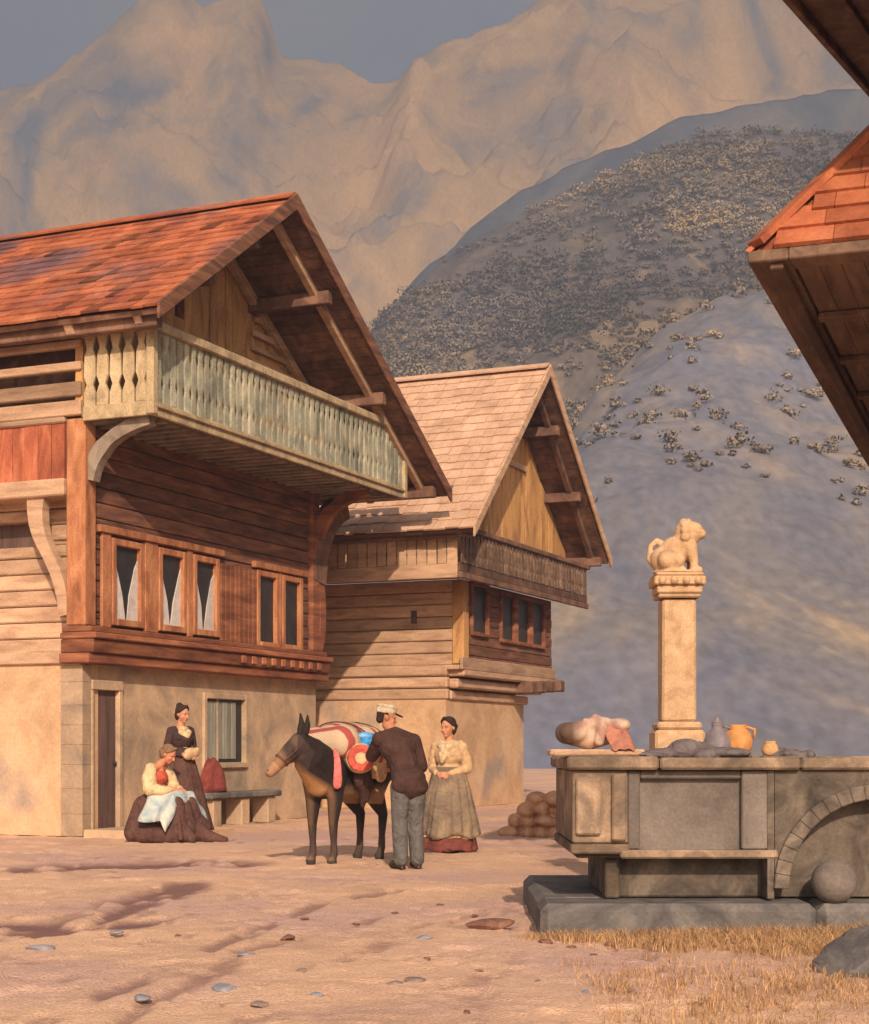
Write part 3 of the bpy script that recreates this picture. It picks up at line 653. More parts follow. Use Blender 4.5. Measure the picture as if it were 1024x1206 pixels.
# ------------------------------------------------------------------ second chalet
def middle_chalet():
    root = empty('chalet', (0.56, 33.0, 0), R(66.64), 'pale tan steep roofed chalet with a short dark balcony, standing behind the mule', 'house')
    W, L = 5.45, 8.5
    apex, le, re_ = (2.45, 9.25), (-1.80, 5.36), (6.75, 5.62)
    zt = lambda x: (le[1]+(x-le[0])*(apex[1]-le[1])/(apex[0]-le[0]) if x < apex[0] else re_[1]+(re_[0]-x)*(apex[1]-re_[1])/(re_[0]-apex[0]))-0.10
    g = MB(); flat_wall(g, 0.25, 4.35, 0, 2.2, 0.30, 0.7); flat_wall(g, 0.3, L, 0, 2.2, -0.15, 0.25, flip=True); g.box(3.95, 4.35, 0.7, L, 0, 2.2); g.box(0.25, 3.95, L-0.4, L, 0, 2.2)
    g.build('ground_floor_wall', 'plaster', root)
    j = MB()
    for i in range(3):                                     # stepped log ends that carry the upper floor
        z0 = 2.203+i*0.235; o = 0.36-i*0.15; j.box(-0.05+0.03*(2-i), 4.5+i*0.5, -0.02+o-0.1, 0.6, z0, z0+0.19, jit(0.15))
        j.box(-0.22+0.03*(2-i), -0.001, 0.26, L, z0+0.002, z0+0.22, jit(0.1))
    j.box(0.26, 4.4, 0.5, L-0.05, 2.203, 2.79)
    j.build('corbel', 'timber_tan', root, bevel=0.03)
    for i in range(4):
        e = MB(); e.box(3.3+i*0.55, 3.62+i*0.55, -0.28-0.03*i, 0.2, 2.42+0.03*i, 2.68+0.03*i); e.build('beam_end', 'timber_dark', root, bevel=0.03)
    fl = MB(); fl.box(-0.2, W, 0.0, L, 2.80, 2.895); fl.box(-0.16, W+0.04, -0.07, 0.0, 2.80, 3.05, -0.2); fl.build('floor_beam', 'timber_tan', root, bevel=0.015)
    wins = [(0.55, 1.35, 3.6, 4.55), (2.2, 2.95, 3.55, 4.5), (3.15, 3.9, 3.55, 4.5), (4.1, 4.85, 3.55, 4.5)]
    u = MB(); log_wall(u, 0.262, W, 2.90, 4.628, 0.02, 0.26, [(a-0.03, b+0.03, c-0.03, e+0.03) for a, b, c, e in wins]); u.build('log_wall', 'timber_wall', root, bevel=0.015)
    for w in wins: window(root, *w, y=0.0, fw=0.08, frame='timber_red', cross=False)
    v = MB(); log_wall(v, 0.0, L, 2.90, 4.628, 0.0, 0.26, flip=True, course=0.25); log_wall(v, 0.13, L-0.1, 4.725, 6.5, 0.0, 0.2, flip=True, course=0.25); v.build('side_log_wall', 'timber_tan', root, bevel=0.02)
    kn = MB(); kn.box(-0.03, -0.001, 1.0, 1.12, 3.75, 4.02); kn.build('vent', 'door', root)
    v = MB(); log_wall(v, 0.262, L, 2.925, 4.62, W-0.25, W, flip=True, course=0.25); log_wall(v, 0.27, W-0.26, 2.93, 4.62, L-0.25, L); v.build('far_log_wall', 'timber_wall', root)
    cp = MB(); cp.box(-0.04, 0.22, -0.05, 0.02, 2.925, 4.60); cp.box(-0.05, -0.001, -0.05, 0.2, 2.925, 4.6); cp.build('corner_post', 'timber_gold', root, bevel=0.01)
    b = MB(); b.box(-1.32, 6.45, -0.46, 0.0, 4.63, 4.72); b.box(-1.32, -0.0, 0.0, L, 4.63, 4.72); bal = b.build('balcony', 'timber_dark', root)
    f = MB(); f.box(-1.36, 6.5, -0.54, -0.465, 4.50, 4.62); f.box(-1.36, 6.5, -0.50, -0.465, 4.625, 4.80, -0.3); f.build('fascia', 'timber_dark', bal, bevel=0.012)
    f = MB(); f.box(-1.40, -1.325, -0.46, L, 4.50, 4.78); f.build('side_fascia', 'timber_tan', bal, bevel=0.012)
    rb = MB(); board_rail(rb, (-1.3, -0.50), (6.45, -0.50), 4.80, 5.42, pitch=0.19, w=0.15); rb.build('railing', 'eave_brown', bal)
    rb = MB(); board_rail(rb, (-1.36, L), (-1.36, -0.46), 4.78, 5.42, pitch=0.21, w=0.195, cut=0.15); rb.build('side_railing', 'timber_tan', bal)
    tr = MB(); tr.box(-1.42, 6.52, -0.57, -0.43, 5.42, 5.52); tr.build('rail', 'timber_dark', bal, bevel=0.012)
    tr = MB(); tr.box(-1.43, -1.29, -0.428, L, 5.42, 5.52); tr.build('side_rail', 'timber_tan', bal, bevel=0.012)
    gw_ = MB(); gable_boards(gw_, -1.3, 6.4, 4.725, zt, 0.0, 0.12); gw_.build('gable_wall', 'timber_gold', root)
    bg = MB(); gable_boards(bg, -1.3, 6.4, 4.725, zt, L-0.1, L, pitch=0.5); bg.build('back_gable_wall', 'timber_wall', root)
    kb = MB(); kb.box(2.1, 2.4, -0.1, -0.003, 7.9, 8.05); kb.box(1.3, 3.6, -0.06, -0.003, 7.3, 7.44); kb.build('tie_beam', 'timber_tan', root, bevel=0.01)
    roof(root, apex, le, re_, -0.98, L+0.6, 'shingle_tan', soffit='timber_dark', verge='timber_tan')
    for (ex, ez) in (le, re_):
        a = Vector((ex, ez)).lerp(Vector(apex), 0.03); b2 = Vector((ex, ez)).lerp(Vector(apex), 0.98)
        m = MB(); m.bar((a.x, -0.6, a.y-0.15), (b2.x, -0.6, b2.y-0.16), 0.12, 0.12, up=(0, 1, 0)); m.build('rafter', 'timber_dark', root, bevel=0.01)
middle_chalet()

# ------------------------------------------------------------------ foreground chalet at the right edge: only its eaves reach into the picture
def eaves_chalet():
    root = empty('chalet', (2.34, 12.0, 0), R(-20.0), 'close dark eaves and red shingled skirt roof of a chalet at the right edge', 'house')
    W, L, z = 9.0, 17.0, 4.86
    rise = math.tan(R(53)); run = 1.05
    mb = MB()
    def pent(n_len, place):
        c = 0.2; sl = run/math.cos(R(53)); n = int(sl/c)+1; st = sl/n
        for i in range(n):
            s0, s1 = i*st-0.03, min(sl, (i+1)*st+0.06); a0, a1 = s0*math.cos(R(53)), s1*math.cos(R(53))
            x = max(a0, 0)+0.0
            while x < n_len-0.02:
                w = min(random.uniform(0.14, 0.5), n_len-x); t = jit(0.28) if random.random() > 0.08 else random.uniform(-0.5, 0.5)
                def P(u, a, up): return place(u, a-up*math.sin(R(53)), z+a*rise+up*math.cos(R(53)))
                x0b = max(x, a1)
                if x+w > x0b+0.01:
                    vs = [P(x, a0, 0.035), P(x+w-0.005, a0, 0.035), P(x+w-0.005, a1, 0.004), P(x0b, a1, 0.004), P(x, a0, 0.07), P(x+w-0.005, a0, 0.07), P(x+w-0.005, a1, 0.032), P(x0b, a1, 0.032)]
                    mb.add(vs, [(3,2,1,0),(4,5,6,7),(0,1,5,4),(1,2,6,5),(2,3,7,6),(3,0,4,7)], t)
                x += w
    pent(W, lambda u, a, zz: (u, a, zz)); pent(L, lambda u, a, zz: (a, u, zz))
    # solid deck under the shingles, mitred at the corner
    t = run*rise
    mb.add([(0,0,z),(W,0,z),(W,run,z+t),(run,run,z+t),(0,L,z),(run,L,z+t)], [(0,1,2,3),(0,3,5,4)], -0.2)
    mb.bar((0.0, 0.0, z+0.06), (run, run, z+t+0.06), 0.16, 0.05)
    sr = mb.build('skirt_roof', 'shingle_red', root)
    s = MB(); n = 16
    for i in range(5): s.box(0.26+i*0.16, 0.415+i*0.16, 0.24, L, z-0.06, z-0.03, jit(0.25))
    for i in range(5): s.box(1.07, W, 0.25+i*0.16, 0.405+i*0.16, z-0.062, z-0.032, jit(0.25))
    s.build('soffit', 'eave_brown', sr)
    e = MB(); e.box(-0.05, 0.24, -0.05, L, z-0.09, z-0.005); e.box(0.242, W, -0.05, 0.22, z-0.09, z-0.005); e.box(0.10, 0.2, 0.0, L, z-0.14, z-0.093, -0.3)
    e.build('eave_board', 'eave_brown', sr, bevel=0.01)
    for i in range(9):
        r = MB(); y = 1.6+i*1.6; r.box(0.25, 1.07, y, y+0.14, z-0.12, z-0.064, jit(0.2)); r.build('rafter', 'eave_brown', root, bevel=0.01)
    g = MB(); flat_wall(g, 1.4, L-0.4, 0, 2.6, 1.1, 1.5, [(3.0, 4.0, 0, 2.05), (7.0, 8.2, 0.9, 2.0)], flip=True); g.box(1.1, W-0.4, 1.1, 1.4, 0, 2.6); g.box(W-0.4, W, 1.1, L, 0, 2.6); g.box(1.1, W-0.4, L-0.4, L, 0, 2.6)
    g.build('ground_floor_wall', 'plaster', root)
    d = MB(); d.box(1.3, 1.36, 3.0, 4.0, 0, 2.05); d.build('door', 'door', root); d = MB(); d.box(1.3, 1.36, 7.0, 8.2, 0.9, 2.0); d.build('shutter', 'door', root)
    u = MB(); log_wall(u, 1.4, L-0.02, 2.603, 9.3, 1.1, 1.35, flip=True); log_wall(u, 1.36, W, 2.603, 7.0, 1.1, 1.35); u.build('log_wall', 'timber_wall', root, bevel=0.015)
    # main roof: front slope rising away, its verge seen from below at the top corner
    k = 0.266; z0 = 7.02
    m = MB(); yy = -1.4
    m.prism([(-1.4, z0-1.4*k), (9.5, z0+9.5*k), (9.5, z0+9.5*k+0.2), (-1.4, z0-1.4*k+0.2)], 'x', 0.24, W+0.6)
    m.prism([(9.5, z0+9.5*k), (19.2, z0-0.4), (19.2, z0-0.2), (9.5, z0+9.5*k+0.2)], 'x', 0.24, W+0.6)
    mr = m.build('roof', 'eave_brown', root)
    v = MB()
    for (ya, yb, za, zb) in ((-1.45, 9.5, z0-1.45*k, z0+9.5*k), (9.5, 19.2, z0+9.5*k, z0-0.4)):
        v.prism([(ya, za-0.12), (yb, zb-0.12), (yb, zb+0.26), (ya, za+0.26)], 'x', 0.0, 0.07, 0.1)
        v.prism([(ya, za-0.05), (yb, zb-0.05), (yb, zb-0.003), (ya, za-0.003)], 'x', 0.072, 0.42, -0.1)
        v.prism([(ya, za-0.1), (yb, zb-0.1), (yb, zb-0.004), (ya, za-0.004)], 'x', 0.6, 0.72, 0.2)
    v.build('bargeboard', 'eave_brown', mr, bevel=0.01)
    sh = MB()
    for i in range(34):
        y0 = -1.4+i*0.32; x = 0.05
        while x < W+0.5:
            w = random.uniform(0.2, 0.5)
            sh.add([(a, b, z0+b*k+0.205+c) for c in (0, 0.035) for a, b in ((x, y0), (x+w-0.01, y0), (x+w-0.01, y0+0.36), (x, y0+0.36))], [(3,2,1,0),(4,5,6,7),(0,1,5,4),(1,2,6,5),(2,3,7,6),(3,0,4,7)], jit(0.2)); x += w
    sh.build('shingles', 'shingle_red', mr)
eaves_chalet()

# ------------------------------------------------------------------ fountain: plinth, trough, pillar with its stone lion
def weather(o, k=0.006, sub=0):
    me = o.data
    for v in me.vertices: v.co += Vector((jit(k), jit(k), jit(k)))
pl = MB(); x = 0.70
while x < 5.2:                                              # plinth of long kerb slabs
    w = random.uniform(1.2, 1.9); yo = jit(0.012); pl.box(x, x+w-0.004, 10.86+yo, 11.35, -0.15, 0.215+jit(0.006), jit(0.12)); x += w
pl.box(0.72, 5.2, 11.352, 13.4, -0.15, 0.212)
tag(pl.build('stone_plinth', 'stone_slate', bevel=0.05), 'long slate grey kerb slab platform under the fountain trough, edged with dry grass', 'platform')
tr = empty('water_trough', (2.2, 11.8, 0.215), 0, 'big dark stone water trough with a framed panel and an arched end', 'trough')
def tb(name, m, mb, bevel=0.012, par=tr):
    mb.v = [(x-2.2, y-11.8, z-0.215) for x, y, z in mb.v]; return mb.build(name, m, par, bevel=bevel)
b = MB(); b.box(1.17, 5.0, 11.30, 12.55, 0.22, 0.50); tb('base', 'stone_grey', b)
b = MB(); b.box(0.93, 1.30, 11.08, 12.60, 0.60, 1.095); b.box(0.915, 1.31, 11.065, 12.6, 0.53, 0.597, -0.3); b.box(0.95, 1.12, 11.04, 11.07, 0.66, 1.05, 0.12); b.box(1.19, 1.29, 11.03, 11.07, 0.62, 1.07, -0.1)
b.box(0.955, 1.30, 11.12, 12.5, 0.50, 0.528, -0.55); b.box(1.16, 1.26, 11.2, 11.4, 0.22, 0.50, -0.5)
tb('end_block', 'stone_cap', b)
b = MB(); b.box(1.302, 2.30, 11.16, 11.34, 0.53, 1.095); tb('panel', 'stone_panel', b, 0.004)
b = MB(); b.box(1.302, 1.385, 11.09, 11.158, 0.56, 1.09, -0.25); b.box(2.07, 2.27, 11.085, 11.158, 0.56, 1.09, 0.1); b.box(1.387, 2.068, 11.10, 11.158, 1.035, 1.092, -0.2)
tb('panel_frame', 'stone_panel', b, 0.01)
b = MB(); b.box(1.25, 2.31, 11.06, 11.33, 0.50, 0.557, 0.05); tb('ledge', 'stone_cap', b)
cx, cz, ri, ro = 2.98, 0.30, 0.60, 0.70                     # arched right end
b = MB(); N = 22
arc = [(math.pi*k/N) for k in range(N+1)]
for k in range(N):
    a0, a1 = arc[k]+0.001, arc[k+1]-0.001
    b.prism([(cx-ri*math.cos(a0), cz+ri*math.sin(a0)), (cx-ri*math.cos(a1), cz+ri*math.sin(a1)), (cx-ro*math.cos(a1), cz+ro*math.sin(a1)), (cx-ro*math.cos(a0), cz+ro*math.sin(a0))], 'y', 11.04, 11.3, 0.5+jit(0.06))
tb('arch_ring', 'stone_grey', b, 0.006)
b = MB()
for k in range(N):
    a0, a1 = arc[k], arc[k+1]; r = ro-0.01
    b.prism([(cx-r*math.cos(a0), cz+r*math.sin(a0)), (cx-r*math.cos(a1), cz+r*math.sin(a1)), (cx-r*math.cos(a1), 1.094), (cx-r*math.cos(a0), 1.094)], 'y', 11.08, 11.3)
b.box(2.24, 2.285, 11.075, 11.3, 0.23, 1.092, 0.25); b.box(3.68, 5.0, 11.08, 11.34, 0.23, 1.094)
tb('spandrel', 'stone_grey', b, 0)
b = MB(); b.box(2.30, 3.66, 11.24, 11.32, 0.23, 1.05); 

tb('arch_panel', 'stone_grey', b, 0)
b = MB(); b.box(0.96, 5.0, 12.38, 12.58, 0.50, 1.094); b.box(4.8, 5.0, 11.35, 12.38, 0.50, 1.094); tb('back_wall', 'stone_grey', b)
b = MB(); x = 0.89
for w in (0.62, 0.95, 0.9, 0.98, 0.72):
    b.box(x, x+w-0.006, 11.02+jit(0.01), 11.36, 1.098, 1.185+jit(0.006), jit(0.15)); b.box(x, x+w-0.006, 12.34, 12.62, 1.098, 1.185+jit(0.006), jit(0.15)); x += w
b.box(0.89, 1.2, 11.364, 12.336, 1.098, 1.183); tb('rim', 'stone_cap', b, 0.016)
M['water'] = mat('trough_water', [(0.05, 0.06, 0.06), (0.09, 0.10, 0.10)], rough=0.08, bump=0.06, bscale=6, spec=0.5)
wt = MB(); wt.box(1.31, 4.79, 11.345, 12.375, 1.0, 1.06); tag(wt.build('water', 'water'), kind='structure')

pc = empty('fountain_pillar', (1.91, 12.98, 0.212), 0, 'square sandstone fountain pillar topped by a carved seated lion', 'pillar')
b = MB(); b.box(-0.21, 0.21, -0.21, 0.21, 0, 0.95); b.box(-0.195, 0.195, -0.195, 0.195, 0.953, 1.17, 0.05); b.box(-0.175, 0.175, -0.175, 0.175, 1.172, 1.235, -0.05); b.build('base', 'stone', pc, bevel=0.02)
b = MB(); b.box(-0.130, 0.130, -0.130, 0.130, 1.238, 2.20); weather(b.build('shaft', 'stone', pc, bevel=0.018))
b = MB(); b.box(-0.165, 0.165, -0.165, 0.165, 2.203, 2.235, -0.15); b.box(-0.175, 0.175, -0.175, 0.175, 2.238, 2.30); b.box(-0.20, 0.20, -0.20, 0.20, 2.302, 2.37, 0.05)
for i in range(4):
    for sg in (-1, 1): b.sphere((-0.14+i*0.093, sg*0.20, 2.335), 0.035, 8, 6)
b.box(-0.185, 0.185, -0.185, 0.185, 2.372, 2.40); b.build('capital', 'stone', pc, bevel=0.01)

# ------------------------------------------------------------------ organic shapes: tapered limbs grown into one skin
_sph = None
def unit_sphere(n=18, m=12):
    global _sph
    if _sph is None:
        vs = [(0, 0, -1)]+[(math.cos(a)*math.cos(t), math.cos(a)*math.sin(t), math.sin(a)) for a in [-math.pi/2+math.pi*k/m for k in range(1, m)] for t in [2*math.pi*i/n for i in range(n)]]+[(0, 0, 1)]
        fs = [(0, 1+(i+1) % n, 1+i) for i in range(n)]
        for k in range(m-2):
            for i in range(n): fs.append((1+k*n+i, 1+k*n+(i+1) % n, 1+(k+1)*n+(i+1) % n, 1+(k+1)*n+i))
        T = len(vs)-1; fs += [(T, 1+(m-2)*n+i, 1+(m-2)*n+(i+1) % n) for i in range(n)]
        _sph = (np.array(vs), fs)
    return _sph
class Flesh:
    def __init__(s): s.mb = MB()
    def ell(s, c, r, Q=None):
        vs, fs = unit_sphere(); r = np.array(r if hasattr(r, '__len__') else (r, r, r)); p = vs*r
        if Q is not None: p = p @ np.array(Q.to_3x3() if hasattr(Q, 'to_3x3') else Q).T
        s.mb.add((p+np.array(c)).tolist(), fs); return s
    def cap(s, p0, r0, p1, r1):
        p0, p1 = Vector(p0), Vector(p1); s.ell(p0, r0); s.ell(p1, r1)
        d = p1-p0
        if d.length < 1e-5: return s
        d.normalize(); a = d.orthogonal().normalized(); b = d.cross(a)
        s.mb.loft([[p+(a*math.cos(t)+b*math.sin(t))*r*0.995 for t in [2*math.pi*k/16 for k in range(16)]] for p, r in ((p0, r0), (p1, r1))]); return s
    def chain(s, pts, rad):
        for i in range(len(pts)-1): s.cap(pts[i], rad[i], pts[i+1], rad[i+1])
        return s
    def grow(s, name, m, parent=None, voxel=0.008, smooth=3, hue=None, loc=None):
        me = bpy.data.meshes.new('raw'); me.from_pydata(s.mb.v, [], s.mb.f); me.update()
        o = bpy.data.objects.new('raw', me); col.objects.link(o)
        r = o.modifiers.new('r', 'REMESH'); r.mode = 'VOXEL'; r.voxel_size = voxel
        if smooth: sm = o.modifiers.new('s', 'SMOOTH'); sm.factor = 0.5; sm.iterations = smooth
        dg = bpy.context.evaluated_depsgraph_get(); dg.update()
        nm = bpy.data.meshes.new_from_object(o.evaluated_get(dg)); nm.name = name
        bpy.data.objects.remove(o); bpy.data.meshes.remove(me)
        nm.polygons.foreach_set('use_smooth', [True]*len(nm.polygons))
        if hue is not None:
            n = len(nm.vertices); co = np.empty(n*3); nm.vertices.foreach_get('co', co); co = co.reshape(-1, 3)
            c = hue(co); a = nm.attributes.new('hue', 'FLOAT_COLOR', 'POINT'); a.data.foreach_set('color', np.c_[c, np.ones(n)].astype(np.float32).ravel())
        nm.materials.clear(); nm.materials.append(M[m] if isinstance(m, str) else m)
        o = bpy.data.objects.new(name, nm); col.objects.link(o)
        if parent is not None: o.parent = parent
        if loc is not None: o.location = loc
        return o
def V(*a): return Vector(a)

def hand(F, w, d, n, curl=0.5, s=1.0, side=1):
    """palm, five fingers and a thumb; w wrist, d pointing direction, n back-of-hand normal"""
    w, d, n = Vector(w), Vector(d).normalized(), Vector(n); n = (n-d*n.dot(d)).normalized(); a = d.cross(n)*side
    kn = []
    for i, (off, ln) in enumerate(((-0.030, 0.070), (-0.010, 0.080), (0.010, 0.076), (0.029, 0.060))):
        k = w+d*(0.085-0.006*abs(i-1))*s+a*off*s; kn.append(k); F.cap(w+a*off*0.6*s, 0.014*s, k, 0.0125*s)
        p = k; ang = curl*(0.5+0.12*i)
        for q, (fr, rr) in enumerate(((0.45, 0.0098), (0.31, 0.0088), (0.24, 0.0076))):
            dd = (d*math.cos(ang)-n*math.sin(ang)+a*off*0.9*(1 if q == 0 else 0)).normalized(); e = p+dd*ln*fr*s; F.cap(p, (rr+0.0008)*s, e, rr*s); p = e; ang += curl*0.75
    t0 = w+d*0.02*s-a*0.026*s; t1 = t0+(d*0.6-a*0.75-n*0.25).normalized()*0.042*s; t2 = t1+(d*0.85-a*0.25-n*0.45).normalized()*0.03*s
    F.chain([t0, t1, t2], [0.014*s, 0.0115*s, 0.009*s])

def head(F, c, Q):
    """c: centre of the head; Q: its rotation (forward is -y)"""
    c = Vector(c); P = lambda x, y, z: c+Q @ Vector((x, y, z))
    Qm = Q.to_matrix()
    F.ell(P(0, 0.012, 0.03), (0.075, 0.094, 0.088), Qm); F.ell(P(0, -0.022, -0.03), (0.062, 0.068, 0.084), Qm); F.ell(P(0, -0.052, -0.092), (0.03, 0.03, 0.024), Qm)
    F.cap(P(0, -0.084, 0.004), 0.010, P(0, -0.106, -0.032), 0.0135); F.cap(P(-0.036, -0.074, 0.022), 0.014, P(0.036, -0.074, 0.022), 0.014)
    F.cap(P(-0.017, -0.084, -0.063), 0.009, P(0.017, -0.084, -0.063), 0.009)
    for s in (-1, 1): F.ell(P(s*0.075, 0.012, -0.008), (0.011, 0.02, 0.031), Qm); F.ell(P(s*0.04, -0.055, -0.035), (0.024, 0.024, 0.026), Qm)
def face_hue(c, Q, skin=(0.52, 0.25, 0.14), hair=(0.06, 0.035, 0.025)):
    c = np.array(c); Rm = np.array(Q.to_matrix())
    def f(co):
        q = (co-c) @ Rm; out = np.tile(np.array(skin), (len(co), 1))
        def spot(p, r, colr):
            k = np.exp(-np.sum(((q-np.array(p))/np.array(r))**2, 1)*1.2)[:, None]; out[:] = out*(1-k)+np.array(colr)*k
        for s in (-1, 1):
            spot((s*0.045, -0.08, -0.035), (0.022, 0.03, 0.02), (0.60, 0.21, 0.13)); spot((s*0.031, -0.085, 0.0), (0.012, 0.02, 0.0065), (0.03, 0.02, 0.018)); spot((s*0.033, -0.088, 0.026), (0.018, 0.02, 0.005), hair)
        spot((0, -0.094, -0.063), (0.02, 0.02, 0.008), (0.42, 0.11, 0.08)); spot((0, -0.11, -0.034), (0.014, 0.014, 0.014), (0.6, 0.24, 0.15))
        return out
    return f
def arm(F, sh, el, wr, rs=(0.050, 0.040, 0.027)): F.chain([sh, el, wr], rs)
def leg(F, hip, kn, an, toe, rs=(0.085, 0.058, 0.042)):
    F.chain([hip, kn, an], rs); F.cap(an, 0.045, toe, 0.036); F.ell((an[0], an[1], max(0.035, an[2]-0.05)), (0.04, 0.05, 0.035))
def skirt(name, m, parent, z0, z1, r0, r1, cx0=0, cy0=0, cx1=0, cy1=0, folds=9, amp=0.06, n=72, k=18, a0=0, a1=2*math.pi, off=0.0, flare=1.3, sy=0.85, tone=None, hem_jit=0.012):
    """a gathered skirt from waist z1 to hem z0; a part of the circle makes an apron"""
    full = abs(a1-a0-2*math.pi) < 1e-3; rings = []
    for j in range(k+1):
        t = j/k; z = z1+(z0-z1)*t; row = []
        for i in range(n if full else n+1):
            a = a0+(a1-a0)*i/n
            r = r1+(r0-r1)*(t**(1/flare))+off
            r *= 1+amp*(0.25+0.75*t)*(math.sin(folds*a+1.7*math.sin(2*a)+1.2*t)+0.4*math.sin((2*folds+3)*a+2))
            row.append((cx1+(cx0-cx1)*t+r*math.cos(a), cy1+(cy0-cy1)*t+r*sy*math.sin(a), z+hem_jit*t*math.sin(5*a)))
        rings.append(row)
    mb = MB(); vs = [p for r in rings for p in r]; w = len(rings[0]); fs = []
    for j in range(k):
        for i in range(w if full else w-1): fs.append((j*w+i, (j+1)*w+i, (j+1)*w+(i+1) % w, j*w+(i+1) % w))
    mb.add(vs, fs); o = mb.build(name, m, parent, smooth=True)
    so_ = o.modifiers.new('thick', 'SOLIDIFY'); so_.thickness = 0.012; so_.offset = 0
    return o
QI = Quaternion()
def yawq(deg, pitch=0, roll=0):
    return Quaternion((0, 0, 1), R(deg)) @ Quaternion((1, 0, 0), R(pitch)) @ Quaternion((0, 1, 0), R(roll))
def hair(parent, c, Q, m, bun=None, long=False, cover=1.0):
    F = Flesh(); P = lambda x, y, z: Vector(c)+Q @ Vector((x, y, z)); Qm = Q.to_matrix()
    F.ell(P(0, 0.03, 0.045), (0.085, 0.092, 0.088), Qm); F.ell(P(0, 0.055, -0.02), (0.078, 0.065, 0.085), Qm)
    for s in (-1, 1): F.chain([P(s*0.01, -0.05, 0.115), P(s*0.055, -0.035, 0.075), P(s*0.08, 0.012, 0.03)], [0.022, 0.022, 0.022])
    if bun: F.ell(P(*bun), (0.052, 0.048, 0.046), Qm)
    return F.grow('hair', m, parent, voxel=0.007)
def torso(F, pel, chest, neck, sh_l, sh_r, w=1.0):
    F.ell(pel, (0.155*w, 0.115*w, 0.12)); F.chain([pel, (Vector(pel)+Vector(chest))/2, chest], [0.115*w, 0.105*w, 0.125*w])
    F.ell(chest, (0.155*w, 0.11*w, 0.15)); F.cap(chest, 0.11*w, neck, 0.055); F.chain([sh_l, Vector(neck)-V(0, 0, 0.02), sh_r], [0.055, 0.055, 0.055])

M['linen'] = solid('cream_linen', (0.62, 0.45, 0.25)); M['linen_warm'] = solid('warm_linen', (0.56, 0.37, 0.20)); M['bodice_dark'] = solid('dark_bodice_cloth', (0.06, 0.032, 0.03))
M['skirt_brown'] = solid('dark_brown_skirt', (0.105, 0.05, 0.038)); M['bodice_red'] = solid('red_bodice_cloth', (0.50, 0.09, 0.05)); M['apron_blue'] = solid('white_blue_apron', (0.50, 0.52, 0.48), patch=None) if False else mat('white_blue_apron', [(0.20, 0.31, 0.38), (0.42, 0.47, 0.45), (0.62, 0.58, 0.48)], scale=3.2, bscale=110, wrinkle=0.5)
M['hair_dark'] = solid('dark_hair', (0.04, 0.022, 0.018), scale=20); M['hair_brown'] = solid('brown_hair', (0.22, 0.125, 0.07), scale=20); M['jacket'] = solid('dark_brown_jacket', (0.065, 0.032, 0.025))
M['trousers'] = solid('grey_trousers', (0.12, 0.11, 0.10)); M['cap_white'] = solid('off_white_cap', (0.58, 0.47, 0.33)); M['apron_grey'] = mat('grey_brown_apron', [(0.13, 0.09, 0.065), (0.22, 0.16, 0.11), (0.36, 0.26, 0.15)], scale=3.0, bscale=110, wrinkle=0.5)
M['hem_red'] = solid('dark_red_hem', (0.17, 0.05, 0.04)); M['leather'] = solid('brown_leather', (0.10, 0.05, 0.03)); M['shawl'] = solid('pale_shawl', (0.60, 0.43, 0.25)); M['blue_cloth'] = mat('bright_blue_cloth', [(0.03, 0.16, 0.42), (0.06, 0.32, 0.72), (0.25, 0.50, 0.78)], scale=9, bscale=120, wrinkle=0.6)
M['shoe'] = solid('dark_shoes', (0.05, 0.035, 0.03))

